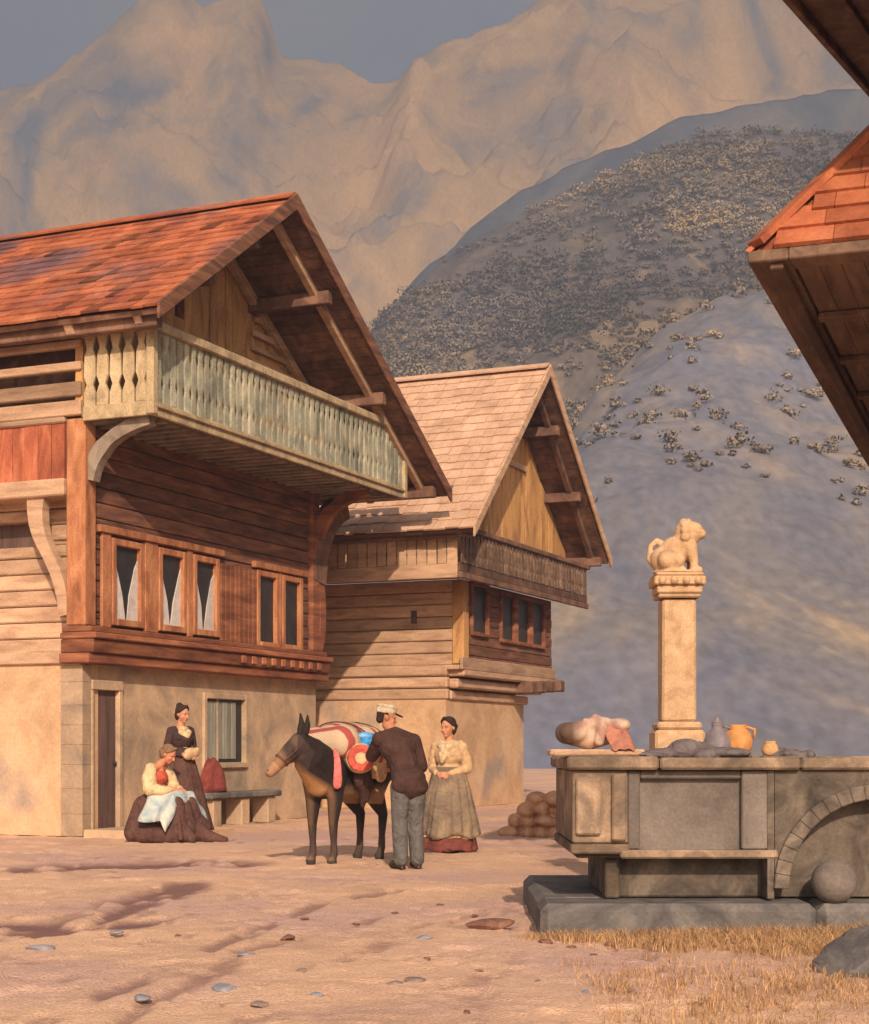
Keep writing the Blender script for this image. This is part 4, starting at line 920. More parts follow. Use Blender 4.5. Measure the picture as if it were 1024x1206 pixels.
# ---- standing woman on the right, facing the mule
def woman_right():
    r = empty('person', (0.17, 19.7, 0), R(-24), 'dark haired woman in cream blouse and grey apron with a dark red hem', 'person')
    hc = (0.0, -0.02, 1.485); Q = yawq(-14, 6); F = Flesh()
    head(F, hc, Q); F.chain([(0, 0.0, 1.41), (0, 0.012, 1.31)], [0.05, 0.055])
    torso(F, (0, 0, 0.90), (0, 0.0, 1.16), (0, 0.01, 1.31), (0.155, 0.01, 1.265), (-0.155, 0.01, 1.265))
    for s in (-1, 1):
        leg(F, (s*0.085, 0, 0.86), (s*0.09, -0.02, 0.46), (s*0.09, 0.02, 0.085), (s*0.1, -0.12, 0.04))
        arm(F, (s*0.16, 0.01, 1.26), (s*0.215, 0.05, 0.99), (s*0.06, -0.17, 0.93), (0.048, 0.038, 0.026))
        hand(F, (s*0.06, -0.17, 0.93), (-s*0.9, -0.25, -0.1), (0, -0.9, 0.3), 0.6, 0.92, side=s)
    F.grow('body', 'skin', r, voxel=0.0062, hue=face_hue(hc, Q))
    hair(r, hc, Q, 'hair_dark', bun=(0.0, 0.115, 0.0))
    B = Flesh(); B.ell((0, 0, 0.98), (0.152, 0.125, 0.12)); B.ell((0, -0.012, 1.15), (0.168, 0.132, 0.15)); B.ell((0, -0.055, 1.16), (0.13, 0.10, 0.09)); B.chain([(0.165, 0.01, 1.25), (0, 0.01, 1.275), (-0.165, 0.01, 1.25)], [0.066, 0.075, 0.066])
    for s in (-1, 1): B.chain([(s*0.165, 0.01, 1.25), (s*0.205, 0.04, 1.11), (s*0.222, 0.05, 0.99), (s*0.10, -0.13, 0.94)], [0.070, 0.074, 0.062, 0.042])
    B.grow('blouse', 'linen_warm', r, voxel=0.009, smooth=4)
    S = Flesh(); S.chain([(0.15, 0.02, 1.29), (0.03, -0.09, 1.24), (-0.005, -0.145, 1.10)], [0.045, 0.05, 0.03]); S.chain([(-0.15, 0.02, 1.29), (-0.03, -0.09, 1.24), (-0.02, -0.14, 1.08)], [0.045, 0.05, 0.03]); S.chain([(0.15, 0.03, 1.28), (0.07, 0.10, 1.25), (-0.07, 0.10, 1.25), (-0.15, 0.03, 1.28)], [0.05, 0.05, 0.05, 0.05]); S.ell((0, 0.115, 1.13), (0.12, 0.03, 0.13))
    S.grow('shawl', 'shawl', r, voxel=0.009)
    skirt('skirt', 'linen_warm', r, 0.165, 0.98, 0.325, 0.145, folds=11, amp=0.075)
    skirt('hem', 'hem_red', r, 0.02, 0.168, 0.343, 0.327, folds=11, amp=0.05, k=5, flare=1)
    skirt('apron', 'apron_grey', r, 0.19, 0.985, 0.355, 0.168, folds=11, amp=0.06, off=0.012, a0=R(-175), a1=R(40), hem_jit=0.03)
    b = MB(); b.lathe([(0.150, -0.03), (0.168, -0.02), (0.168, 0.02), (0.150, 0.03)], (0, 0, 0.985), 32, sy=0.86); b.build('waistband', 'apron_grey', r, smooth=True)
woman_right()

# ---- woman standing behind the seated one, looking to the right
def woman_standing():
    r = empty('person', (-3.50, 22.75, 0.09), R(48), 'woman with dark hair and a dark bodice standing behind the seated woman', 'person')
    z = 0.06
    hc = (0.0, -0.03, 1.555+z); Q = yawq(8, 10); F = Flesh()
    head(F, hc, Q); F.chain([(0, 0.0, 1.47+z), (0, 0.015, 1.37+z)], [0.05, 0.056])
    torso(F, (0, 0, 0.95+z), (0, 0.0, 1.21+z), (0, 0.01, 1.37+z), (0.16, 0.01, 1.32+z), (-0.16, 0.01, 1.32+z))
    for s in (-1, 1):
        leg(F, (s*0.085, 0, 0.9+z), (s*0.09, -0.02, 0.5+z), (s*0.09, 0.02, 0.09), (s*0.1, -0.12, 0.04))
        arm(F, (s*0.165, 0.01, 1.31+z), (s*0.225, 0.02, 1.04+z), (s*0.09, -0.2, 0.99+z)); hand(F, (s*0.09, -0.2, 0.99+z), (-s*0.8, -0.5, -0.15), (0, -0.5, 0.8), 0.7, 0.92, side=s)
    F.grow('body', 'skin', r, voxel=0.0062, hue=face_hue(hc, Q))
    hair(r, hc, Q, 'hair_dark', bun=(0.0, 0.075, 0.105))
    B = Flesh(); B.ell((0, 0, 1.02+z), (0.15, 0.122, 0.13)); B.ell((0, -0.01, 1.20+z), (0.17, 0.13, 0.15)); B.ell((0, -0.055, 1.21+z), (0.13, 0.095, 0.085))
    for s in (-1, 1): B.chain([(s*0.10, -0.07, 1.22+z), (s*0.13, 0.0, 1.345+z), (s*0.11, 0.08, 1.22+z)], [0.05, 0.05, 0.05]); B.chain([(s*0.165, 0.01, 1.32+z), (s*0.22, 0.02, 1.14+z)], [0.066, 0.058])
    B.grow('bodice', 'bodice_dark', r, voxel=0.009, smooth=4)
    B = Flesh(); B.chain([(-0.07, -0.075, 1.30+z), (0, -0.105, 1.26+z), (0.07, -0.075, 1.30+z)], [0.045, 0.055, 0.045]); B.ell((0, -0.04, 1.355+z), (0.075, 0.055, 0.035)); B.grow('collar', 'linen', r, voxel=0.008)
    B = Flesh()
    for s in (-1, 1): B.chain([(s*0.222, 0.02, 1.15+z), (s*0.23, 0.02, 1.04+z), (s*0.13, -0.14, 1.0+z)], [0.056, 0.052, 0.042])
    B.grow('sleeve', 'bodice_dark', r, voxel=0.009)
    skirt('skirt', 'skirt_brown', r, 0.02, 1.05+z, 0.38, 0.14, folds=10, amp=0.09, cx0=0.0, cy0=-0.1)
    K = Flesh(); K.ell((0.0, -0.225, 1.02+z), (0.13, 0.065, 0.075)); K.ell((0.08, -0.23, 1.05+z), (0.06, 0.05, 0.045)); K.ell((-0.07, -0.225, 0.98+z), (0.07, 0.05, 0.06))
    return r, K
ws, bundle = woman_standing()
bo = bundle.grow('cloth_bundle', 'linen_warm', None, voxel=0.008); bo.matrix_world = Matrix.Translation((-3.50, 22.75, 0.09)) @ Matrix.Rotation(R(48), 4, 'Z')
tag(bo, 'small tan cloth bundle held in the arms of the standing woman with the dark bodice', 'bundle')

# ---- seated woman, bent over her lap, facing right
def woman_seated():
    loc = (-3.72, 22.0, 0.0); a = 62
    st = empty('stool', (-3.79, 22.03, 0), R(a), 'low three legged wooden stool under the seated woman in the red bodice', 'stool')
    s = MB(); s.lathe([(0.0, 0.36), (0.17, 0.36), (0.18, 0.38), (0.17, 0.405), (0.0, 0.405)], n=20); s.build('seat', 'timber_tan', st)
    for k in range(3):
        t = 2*math.pi*k/3+0.5; lg = MB(); lg.tube([(0.10*math.cos(t), 0.10*math.sin(t), 0.365), (0.16*math.cos(t), 0.16*math.sin(t), 0.0)], [0.022, 0.018], 8); lg.build('leg', 'timber_tan', st)
    r = empty('person', loc, R(a), 'seated woman with a bowed head, cream sleeves, red bodice and white blue apron', 'person')
    hc = (0.01, -0.20, 1.155); Q = yawq(12, 30); F = Flesh()
    head(F, hc, Q); F.chain([(0.005, -0.15, 1.09), (0, -0.07, 1.02)], [0.05, 0.056])
    torso(F, (0, 0.06, 0.50), (0, -0.01, 0.83), (0, -0.06, 1.02), (0.16, -0.04, 0.965), (-0.16, -0.04, 0.965))
    for s_ in (-1, 1):
        leg(F, (s_*0.09, 0.02, 0.50), (s_*0.13, -0.42, 0.50), (s_*0.12, -0.40, 0.09), (s_*0.13, -0.54, 0.04))
        arm(F, (s_*0.17, -0.04, 0.95), (s_*0.235, -0.10, 0.68), (s_*0.09, -0.34, 0.69), (0.05, 0.04, 0.028)); hand(F, (s_*0.085, -0.345, 0.69), (-s_*0.65, -0.75, -0.05), (0, -0.2, 0.95), 0.75, 0.95, side=s_)
    F.grow('body', 'skin', r, voxel=0.0062, hue=face_hue(hc, Q, (0.56, 0.24, 0.13)))
    hair(r, hc, Q, 'hair_brown', bun=(0, 0.10, -0.01))
    B = Flesh(); B.ell((0, 0.045, 0.56), (0.155, 0.125, 0.12)); B.chain([(0, 0.04, 0.60), (0, -0.01, 0.83)], [0.128, 0.135]); B.ell((0, -0.02, 0.84), (0.165, 0.132, 0.13)); B.ell((0, -0.075, 0.83), (0.125, 0.09, 0.085)); B.chain([(-0.10, -0.02, 0.97), (0, -0.04, 0.95), (0.10, -0.02, 0.97)], [0.055, 0.06, 0.055])
    B.grow('bodice', 'bodice_red', r, voxel=0.009, smooth=4)
    B = Flesh()
    for s_ in (-1, 1): B.chain([(s_*0.155, -0.03, 0.965), (s_*0.215, -0.05, 0.84), (s_*0.25, -0.09, 0.70), (s_*0.19, -0.21, 0.675), (s_*0.12, -0.30, 0.69)], [0.078, 0.100, 0.098, 0.072, 0.05])
    B.ell((0, 0.06, 0.86), (0.16, 0.085, 0.14)); B.grow('blouse', 'linen', r, voxel=0.009, smooth=3)
    K = Flesh()                                              # skirt over the lap, falling to the ground and trailing
    for s_ in (-1, 1): K.chain([(s_*0.10, 0.05, 0.49), (s_*0.14, -0.42, 0.49), (s_*0.18, -0.46, 0.12)], [0.15, 0.125, 0.15]); K.chain([(s_*0.12, 0.10, 0.45), (s_*0.20, 0.17, 0.12)], [0.16, 0.17]); K.cap((s_*0.20, 0.17, 0.12), 0.13, (s_*0.2, -0.46, 0.12), 0.13)
    K.cap((0, -0.42, 0.45), 0.13, (0, -0.5, 0.14), 0.15); K.chain([(0.12, -0.5, 0.14), (0.14, -0.78, 0.06), (0.18, -1.0, 0.03)], [0.15, 0.085, 0.04]); K.chain([(-0.1, -0.5, 0.12), (-0.16, -0.70, 0.06)], [0.14, 0.07]); K.cap((-0.25, 0.1, 0.1), 0.12, (-0.27, -0.4, 0.09), 0.11)
    for i in range(10): K.chain([(-0.22+i*0.05, -0.515, 0.44), (-0.28+i*0.066, -0.615, 0.06)], [0.022, 0.034])
    K.grow('skirt', 'skirt_brown', r, voxel=0.011, smooth=5)
    A = MB(); rows = []
    for j in range(19):                                      # apron lying across the lap and hanging down towards us
        u = -0.38+0.74*j/18; row = []
        for i in range(21):
            v = i/20; y = -0.05-0.47*v; zz = 0.665-0.015*math.sin(v*3)+0.02*math.cos(u*13)
            drop = max(0, abs(u)-0.20); zz -= drop*2.1 if u < 0 else drop*1.6; zz -= max(0, v-0.86)*1.1; x = u*1.12 if abs(u) < 0.2 else math.copysign(0.224+drop*1.0+0.05*min(1, drop*8), u)
            row.append((x*(1+0.06*math.sin(v*9)), y+0.015*math.sin(u*30), zz+0.012*math.sin(u*24+v*5)))
        rows.append(row)
    vs = [p for rw in rows for p in rw]; A.add(vs, [(j*21+i, (j+1)*21+i, (j+1)*21+i+1, j*21+i+1) for j in range(18) for i in range(20)])
    ao = A.build('apron', 'apron_blue', r, smooth=True); t = ao.modifiers.new('thick', 'SOLIDIFY'); t.thickness = 0.014; t.offset = 1
woman_seated()

# ---- man seen from behind, leaning on the mule's load
def man():
    r = empty('person', (-0.27, 16.85, 0), R(-158), 'man in a dark brown jacket and off white peaked cap leaning on the loaded mule', 'person')
    hc = (0.13, -0.27, 1.56); Q = yawq(-98, 12); F = Flesh()
    head(F, hc, Q); F.chain([(0.13, -0.26, 1.48), (0.09, -0.18, 1.40)], [0.055, 0.062])
    torso(F, (0.0, 0.0, 0.90), (0.05, -0.12, 1.20), (0.09, -0.18, 1.40), (0.255, -0.16, 1.34), (-0.105, -0.15, 1.32), 1.08)
    for s in (-1, 1):
        leg(F, (s*0.09, 0, 0.88), (s*0.085, -0.03, 0.48), (s*0.09, 0.03, 0.09), (s*0.11, -0.13, 0.045), (0.09, 0.062, 0.045))
    arm(F, (0.24, -0.16, 1.33), (0.25, -0.40, 1.16), (0.13, -0.58, 1.20), (0.056, 0.045, 0.030)); hand(F, (0.13, -0.58, 1.20), (-0.2, -0.9, 0.1), (0, -0.2, 1), 0.45, 1.0, side=1)
    arm(F, (-0.11, -0.15, 1.31), (-0.19, -0.14, 1.04), (-0.02, -0.36, 1.01), (0.056, 0.045, 0.030)); hand(F, (-0.02, -0.36, 1.01), (0.75, -0.6, 0.1), (-0.5, -0.3, 0.8), 0.6, 1.0, side=-1)
    F.grow('body', 'skin', r, voxel=0.0064, hue=face_hue(hc, Q, (0.46, 0.20, 0.11)))
    B = Flesh(); B.ell((0.0, 0.01, 0.93), (0.185, 0.150, 0.13)); B.chain([(0, 0.015, 0.86), (0.03, -0.05, 1.06), (0.06, -0.12, 1.22)], [0.150, 0.152, 0.160]); B.ell((0.065, -0.12, 1.24), (0.20, 0.145, 0.16)); B.chain([(0.26, -0.15, 1.33), (0.085, -0.14, 1.375), (-0.11, -0.14, 1.31)], [0.078, 0.085, 0.078])
    B.chain([(0.24, -0.16, 1.33), (0.25, -0.40, 1.16), (0.14, -0.54, 1.20)], [0.082, 0.070, 0.052]); B.chain([(-0.115, -0.15, 1.31), (-0.195, -0.14, 1.05), (-0.06, -0.31, 1.015)], [0.084, 0.074, 0.052]); B.ell((-0.04, 0.05, 0.85), (0.16, 0.11, 0.12)); B.ell((0.05, 0.05, 0.87), (0.15, 0.11, 0.12))
    B.grow('jacket', 'jacket', r, voxel=0.009, smooth=3)
    T = Flesh(); T.ell((0, 0.01, 0.86), (0.155, 0.13, 0.11))
    for s in (-1, 1): T.chain([(s*0.085, 0.005, 0.84), (s*0.085, -0.02, 0.48), (s*0.09, 0.025, 0.10)], [0.108, 0.085, 0.075])
    T.grow('trousers', 'trousers', r, voxel=0.009, smooth=3)
    S = Flesh()
    for s in (-1, 1): S.cap((s*0.09, 0.035, 0.055), 0.05, (s*0.115, -0.14, 0.045), 0.043); S.cap((s*0.09, 0.03, 0.05), 0.05, (s*0.09, 0.03, 0.12), 0.05)
    S.grow('shoes', 'shoe', r, voxel=0.009)
    H = Flesh(); Qm = Q.to_matrix(); P = lambda x, y, z: Vector(hc)+Q @ Vector((x, y, z))
    H.ell(P(0, 0.018, 0.072), (0.092, 0.108, 0.062), Qm); H.ell(P(0, 0.02, 0.105), (0.098, 0.112, 0.038), Qm); H.ell(P(0, 0.03, 0.045), (0.086, 0.096, 0.03), Qm)
    cp = H.grow('cap', 'cap_white', r, voxel=0.007)
    Vz = Flesh(); Vz.ell(P(0, -0.115, 0.045), (0.066, 0.058, 0.009), (Q @ Quaternion((1, 0, 0), R(14))).to_matrix()); Vz.grow('cap_peak', 'bodice_dark', cp, voxel=0.006)
    Hr = Flesh(); Hr.ell(P(0, 0.06, 0.02), (0.072, 0.055, 0.075), Qm); Hr.ell(P(0, 0.07, -0.03), (0.06, 0.04, 0.05), Qm)
    for s in (-1, 1): Hr.cap(P(s*0.07, 0.03, 0.04), 0.016, P(s*0.074, 0.0, 0.005), 0.008)
    Hr.grow('hair', 'hair_dark', r, voxel=0.007)
man()

# ------------------------------------------------------------------ mule and its load
MU = (-0.98, 18.0, 0.0); MA = R(-27)
def mule():
    r = empty('mule', MU, MA, 'dark mule with a throat tinted sunlit tan and pale muzzle carrying a load on the square', 'mule')
    F = Flesh()
    F.ell((0, -0.40, 0.98), (0.225, 0.30, 0.29)); F.ell((0, 0.0, 0.95), (0.27, 0.46, 0.285)); F.ell((0, 0.44, 1.0), (0.24, 0.30, 0.275)); F.ell((0, -0.55, 0.93), (0.17, 0.17, 0.21)); F.cap((0, -0.35, 1.15), 0.14, (0, 0.45, 1.13), 0.15)
    F.chain([(0, -0.52, 1.06), (0.02, -0.74, 1.17), (0.02, -0.92, 1.27)], [0.225, 0.18, 0.125]); F.chain([(0, -0.58, 0.92), (0.0, -0.80, 1.08), (0.01, -0.90, 1.17)], [0.16, 0.13, 0.105])
    pl_, mz = V(0.02, -0.97, 1.30), V(-0.21, -1.16, 1.00); d = (mz-pl_)
    F.ell(pl_+d*0.12, (0.098, 0.098, 0.105)); F.chain([pl_, pl_+d*0.35, pl_+d*0.75, mz], [0.105, 0.095, 0.066, 0.060]); F.cap(pl_+d*0.2+V(0.02, 0.07, -0.05), 0.075, pl_+d*0.55+V(0, 0.03, -0.02), 0.055); F.ell(mz+V(-0.005, -0.01, -0.012), (0.058, 0.058, 0.052))
    side = V(0.75, -0.62, -0.1).normalized()                # across the head
    for s in (-1, 1):
        e0 = pl_+side*s*0.06+V(0.01, 0.03, 0.06); e1 = e0+side*s*0.035+V(0.03, 0.0, 0.13); e2 = e1+side*s*0.02+V(0.0, -0.01, 0.10); F.chain([e0, (e0+e1)/2, e1, e2], [0.030, 0.042, 0.034, 0.012])
        F.cap(pl_+d*0.28+side*s*0.078, 0.028, pl_+d*0.33+side*s*0.074, 0.024)
    for s in (-1, 1):
        F.chain([(s*0.12, -0.45, 0.88), (s*0.135, -0.44, 0.70), (s*0.13, -0.47, 0.44), (s*0.13, -0.46, 0.24), (s*0.13, -0.455, 0.115), (s*0.13, -0.485, 0.06)], [0.13, 0.088, 0.052, 0.036, 0.042, 0.040]); F.ell((s*0.13, -0.47, 0.44), (0.05, 0.055, 0.06)); F.cap((s*0.13, -0.485, 0.06), 0.046, (s*0.13, -0.50, 0.03), 0.056)
        F.chain([(s*0.13, 0.46, 0.98), (s*0.155, 0.36, 0.74), (s*0.145, 0.60, 0.50), (s*0.14, 0.585, 0.27), (s*0.14, 0.575, 0.12), (s*0.14, 0.54, 0.06)], [0.20, 0.125, 0.056, 0.038, 0.043, 0.04]); F.cap((s*0.145, 0.63, 0.53), 0.035, (s*0.145, 0.585, 0.44), 0.045); F.cap((s*0.14, 0.545, 0.06), 0.046, (s*0.14, 0.525, 0.03), 0.056)
    F.chain([(0, 0.70, 1.14), (0.01, 0.80, 1.02), (0.02, 0.81, 0.75)], [0.05, 0.035, 0.02])
    def fur(co):
        x, y, z = co.T; out = np.tile(np.array((0.026, 0.018, 0.016)), (len(co), 1))
        nz_ = fbm(x*9+5, y*9+z*7, 3, 3)
        def mix(k, c): out[:] = out*(1-k[:, None])+np.array(c)*k[:, None]
        throat = np.clip((-0.50-y)/0.10, 0, 1)*np.clip(((0.045-x)*0.9+(1.02-z)*0.55+0.02)/0.08, 0, 1)*np.clip((nz_-0.2)*4, 0, 1)  # lit side of throat and chest, its brightness painted into the coat
        mix(throat*0.92, (0.46, 0.245, 0.105))
        belly = np.clip((0.86-z)/0.1, 0, 1)*(np.abs(y) < 0.42)*(z > 0.62); mix(belly*0.7, (0.36, 0.22, 0.12))
        mix(np.clip((0.45-z)/0.3, 0, 1)*0.25, (0.2, 0.12, 0.08))
        q = co-np.array(mz); mix(np.clip((0.105-np.linalg.norm(q, axis=1))/0.035, 0, 1)*0.6, (0.24, 0.15, 0.11))
        t = (co-np.array(pl_)) @ np.array(d)/d.length_squared
        hd = (t > -0.1) & (t < 0.8) & (y < -0.89) & (z < 1.40); mix(hd*0.5, (0.085, 0.055, 0.05)); mix(np.clip((0.16-np.abs(t-0.05))/0.1, 0, 1)*(y < -0.84)*(x < 0.05)*0.4, (0.20, 0.125, 0.07))
        for s in (-1, 1):
            e = np.array(pl_+d*0.30+side*s*0.098); mix(np.clip((0.03-np.linalg.norm(co-e, axis=1))/0.012, 0, 1), (0.012, 0.01, 0.01))
            nn = np.array(mz+side*s*0.035+V(-0.03, -0.03, 0.01)); mix(np.clip((0.018-np.linalg.norm(co-nn, axis=1))/0.008, 0, 1), (0.03, 0.02, 0.018))
        mix(np.clip((0.06-z)/0.02, 0, 1), (0.05, 0.04, 0.035))
        return out
    F.grow('body', 'fur', r, voxel=0.011, smooth=3, hue=fur)
    Mn = Flesh()
    for i in range(9):
        t = i/8; p = V(0.02, -0.55-0.42*t, 1.28+0.11*t); Mn.cap(p, 0.035, p+V(0.05, -0.01, -0.05-0.03*(i % 2)), 0.022)
    Mn.grow('mane', 'hair_dark', r, voxel=0.011)
    h = MB(); n_ = d.normalized()
    def band(t, rad, w):
        c = pl_+d*t; a = side; b2 = n_.cross(a); rings = []
        for o in (-w/2, w/2): rings.append([c+n_*o+(a*math.cos(q)+b2*math.sin(q))*rad for q in [2*math.pi*i/20 for i in range(20)]])
        h.loft(rings, cap=False)
    band(0.62, 0.085, 0.025); h.tube([pl_+d*0.62+side*0.083, pl_+d*0.25+side*0.11, pl_+d*0.02+side*0.10+V(0, 0.03, 0.05)], 0.009, 6); h.tube([pl_+d*0.62-side*0.083, pl_+d*0.25-side*0.11, pl_+d*0.02-side*0.10+V(0, 0.03, 0.05)], 0.009, 6)
    ho = h.build('halter', 'leather', r); sm_ = ho.modifiers.new('thick', 'SOLIDIFY'); sm_.thickness = 0.008
mule()
mm = Matrix.Translation(MU) @ Matrix.Rotation(MA, 4, 'Z')
def on_mule(o): o.matrix_world = mm @ o.matrix_world; return o
# striped blanket over the padded load
def stripe_mat():
    m = bpy.data.materials.new('red_cream_stripes'); m.use_nodes = True; n, l = m.node_tree.nodes, m.node_tree.links; b = n['Principled BSDF']; b.inputs['Roughness'].default_value = 0.9
    tc = n.new('ShaderNodeTexCoord'); w = n.new('ShaderNodeTexWave'); w.wave_type = 'BANDS'; w.bands_direction = 'Y'; w.inputs['Scale'].default_value = 1.75; w.inputs['Distortion'].default_value = 1.6; w.inputs['Detail'].default_value = 2; w.inputs['Detail Scale'].default_value = 2
    l.new(tc.outputs['Object'], w.inputs['Vector']); rp = n.new('ShaderNodeValToRGB'); e = rp.color_ramp.elements; e[0].position = 0.56; e[0].color = (0.64, 0.46, 0.30, 1); e[1].position = 0.70; e[1].color = (0.42, 0.075, 0.055, 1); l.new(w.outputs['Fac'], rp.inputs['Fac'])
    nz = n.new('ShaderNodeTexNoise'); nz.inputs['Scale'].default_value = 60; l.new(tc.outputs['Object'], nz.inputs['Vector']); mx = n.new('ShaderNodeMix'); mx.data_type = 'RGBA'; mx.blend_type = 'MULTIPLY'; mx.inputs['Factor'].default_value = 0.4; l.new(rp.outputs[0], mx.inputs['A']); l.new(nz.outputs['Color'], mx.inputs['B']); l.new(mx.outputs['Result'], b.inputs['Base Color'])
    return m
M['stripe'] = stripe_mat()
B = Flesh()
for i in range(8):
    y = -0.36+i*0.105; B.cap((-0.19, y, 1.25+0.04*math.sin(i*1.1)), 0.19, (0.19, y, 1.26+0.04*math.cos(i*1.4)), 0.19)
B.ell((0, -0.02, 1.36), (0.27, 0.44, 0.17)); B.ell((0.0, -0.40, 1.27), (0.22, 0.12, 0.13))
for s in (-1, 1): B.cap((s*0.28, -0.30, 1.15), 0.12, (s*0.30, 0.36, 1.15), 0.12); B.cap((s*0.30, -0.26, 1.03), 0.07, (s*0.31, 0.0, 1.02), 0.07)
tag(on_mule(B.grow('pack_blanket', 'stripe', None, voxel=0.014, smooth=4)), "red and cream striped blanket thrown over the mule's load", 'blanket')
pbk = bpy.data.objects['pack_blanket']
for y_ in (-0.16, 0.20):
    rp_ = MB(); rp_.tube([(0.48*math.cos(a_), y_+0.03*math.sin(3*a_), 1.14+0.46*math.sin(a_)*(0.83 if math.sin(a_) > 0 else 1.05)) for a_ in [math.pi*(0.02+0.96*k_/24) for k_ in range(25)]], 0.008, 6); rp_.build('rope', 'leather', pbk)
# round bolster on the near shoulder, with a red ring on its end
bs = empty('bolster', (0, 0, 0), 0, 'short round bolster with a red ring on its cream end at the mule\'s shoulder', 'bolster')
ax = V(0.55, -0.80, 0.05).normalized(); ql = Vector((0, 0, 1)).rotation_difference(ax)
b = MB(); b.lathe([(0.0, -0.30), (0.12, -0.30), (0.155, -0.26), (0.160, 0.0), (0.150, 0.045), (0.12, 0.065), (0.06, 0.075), (0.0, 0.077)], n=32); b.build('roll', 'linen', bs, smooth=True)
b = MB(); b.lathe([(0.102, 0.075), (0.120, 0.083), (0.140, 0.072), (0.146, 0.056), (0.110, 0.060)], n=32)
M['ring_red'] = solid('red_piping', (0.55, 0.10, 0.07)); b.build('ring', 'ring_red', bs, smooth=True)
bs.matrix_world = mm @ (Matrix.Translation((0.40, -0.36, 1.13)) @ ql.to_matrix().to_4x4())
M['pink'] = solid('pink_cloth', (0.62, 0.17, 0.15))
b = MB(); pts = [(0.20, -0.56, 1.24), (0.235, -0.56, 1.10), (0.235, -0.555, 0.95), (0.22, -0.55, 0.80)]; rows = []
rr = [0.04, 0.05, 0.065, 0.08]
L_ = [V(*p)+V(0.75, 0.6, 0)*w*0.7 for p, w in zip(pts, rr)]; R_ = [V(*p)-V(0.75, 0.6, 0)*w*0.7 for p, w in zip(pts, rr)]
b.add(L_+R_, [(i, i+1, 5+i, 4+i) for i in range(3)])
po = on_mule(b.build('pink_strap', 'pink', None, smooth=True)); po.modifiers.new('sub', 'SUBSURF').levels = 2; po.modifiers['sub'].render_levels = 2; t = po.modifiers.new('thick', 'SOLIDIFY'); t.thickness = 0.02
tag(po, "pink cloth strap hanging down at the mule's shoulder", 'strap')
B = Flesh(); B.ell((0.41, -0.12, 1.31), (0.08, 0.17, 0.09)); B.ell((0.37, -0.22, 1.36), (0.10, 0.09, 0.055)); B.ell((0.40, -0.25, 1.29), (0.06, 0.06, 0.07)); B.ell((0.42, 0.04, 1.28), (0.07, 0.09, 0.09))
tag(on_mule(B.grow('blue_packet', 'blue_cloth', None, voxel=0.010)), "bright blue cloth packet on the mule's load beside the man", 'packet')
B = Flesh(); B.ell((0.33, 0.10, 1.04), (0.06, 0.20, 0.14)); B.ell((0.32, 0.0, 1.08), (0.06, 0.14, 0.10)); B.ell((0.335, 0.2, 0.98), (0.05, 0.12, 0.12))
tag(on_mule(B.grow('saddle_pad', 'linen_warm', None, voxel=0.011)), "cream pad hanging on the mule's flank below the blue packet", 'pad')
B = Flesh(); B.chain([(0.30, -0.16, 1.02), (0.325, -0.14, 0.84), (0.315, -0.12, 0.70)], [0.085, 0.10, 0.055]); B.ell((0.31, -0.16, 0.93), (0.085, 0.15, 0.16)); B.ell((0.30, -0.13, 0.68), (0.03, 0.04, 0.10))
tag(on_mule(B.grow('saddle_bag', 'jacket', None, voxel=0.011)), "dark brown saddle bag hanging on the mule's flank behind the red ringed bolster", 'bag')

# ------------------------------------------------------------------ the lion on the pillar
L = Flesh()
L.ell((-0.09, 0, 0.11), (0.12, 0.10, 0.11)); L.ell((-0.02, 0, 0.17), (0.11, 0.09, 0.12)); L.ell((0.06, 0, 0.22), (0.10, 0.09, 0.13)); L.ell((0.085, 0, 0.31), (0.105, 0.10, 0.105)); L.ell((0.13, -0.015, 0.33), (0.075, 0.07, 0.07)); L.ell((0.185, -0.02, 0.305), (0.045, 0.045, 0.04))
for s in (-1, 1):
    L.chain([(0.10, s*0.06, 0.20), (0.125, s*0.065, 0.09), (0.125, s*0.065, 0.03), (0.165, s*0.065, 0.025)], [0.055, 0.036, 0.034, 0.030]); L.chain([(-0.09, s*0.09, 0.10), (-0.01, s*0.115, 0.10), (-0.05, s*0.11, 0.03), (0.03, s*0.11, 0.025)], [0.075, 0.06, 0.035, 0.028]); L.ell((0.085, s*0.07, 0.395), (0.022, 0.016, 0.025))
    L.cap((0.165, s*0.04, 0.345), 0.016, (0.18, s*0.03, 0.35), 0.012)
for i in range(11):
    a = 2*math.pi*i/11; L.ell((0.055, 0.095*math.cos(a), 0.30+0.095*math.sin(a)), (0.04, 0.034, 0.034))
L.chain([(-0.17, 0.02, 0.06), (-0.215, 0.03, 0.12), (-0.20, 0.04, 0.22), (-0.15, 0.04, 0.26), (-0.12, 0.04, 0.24)], [0.025, 0.022, 0.02, 0.024, 0.03])
L.ell((0.0, 0, 0.012), (0.2, 0.16, 0.02))
lo = L.grow('statue', 'stone', pc, voxel=0.009, smooth=2, loc=(0, 0, 2.40)); lo.scale = (1.0, 1.0, 1.03)

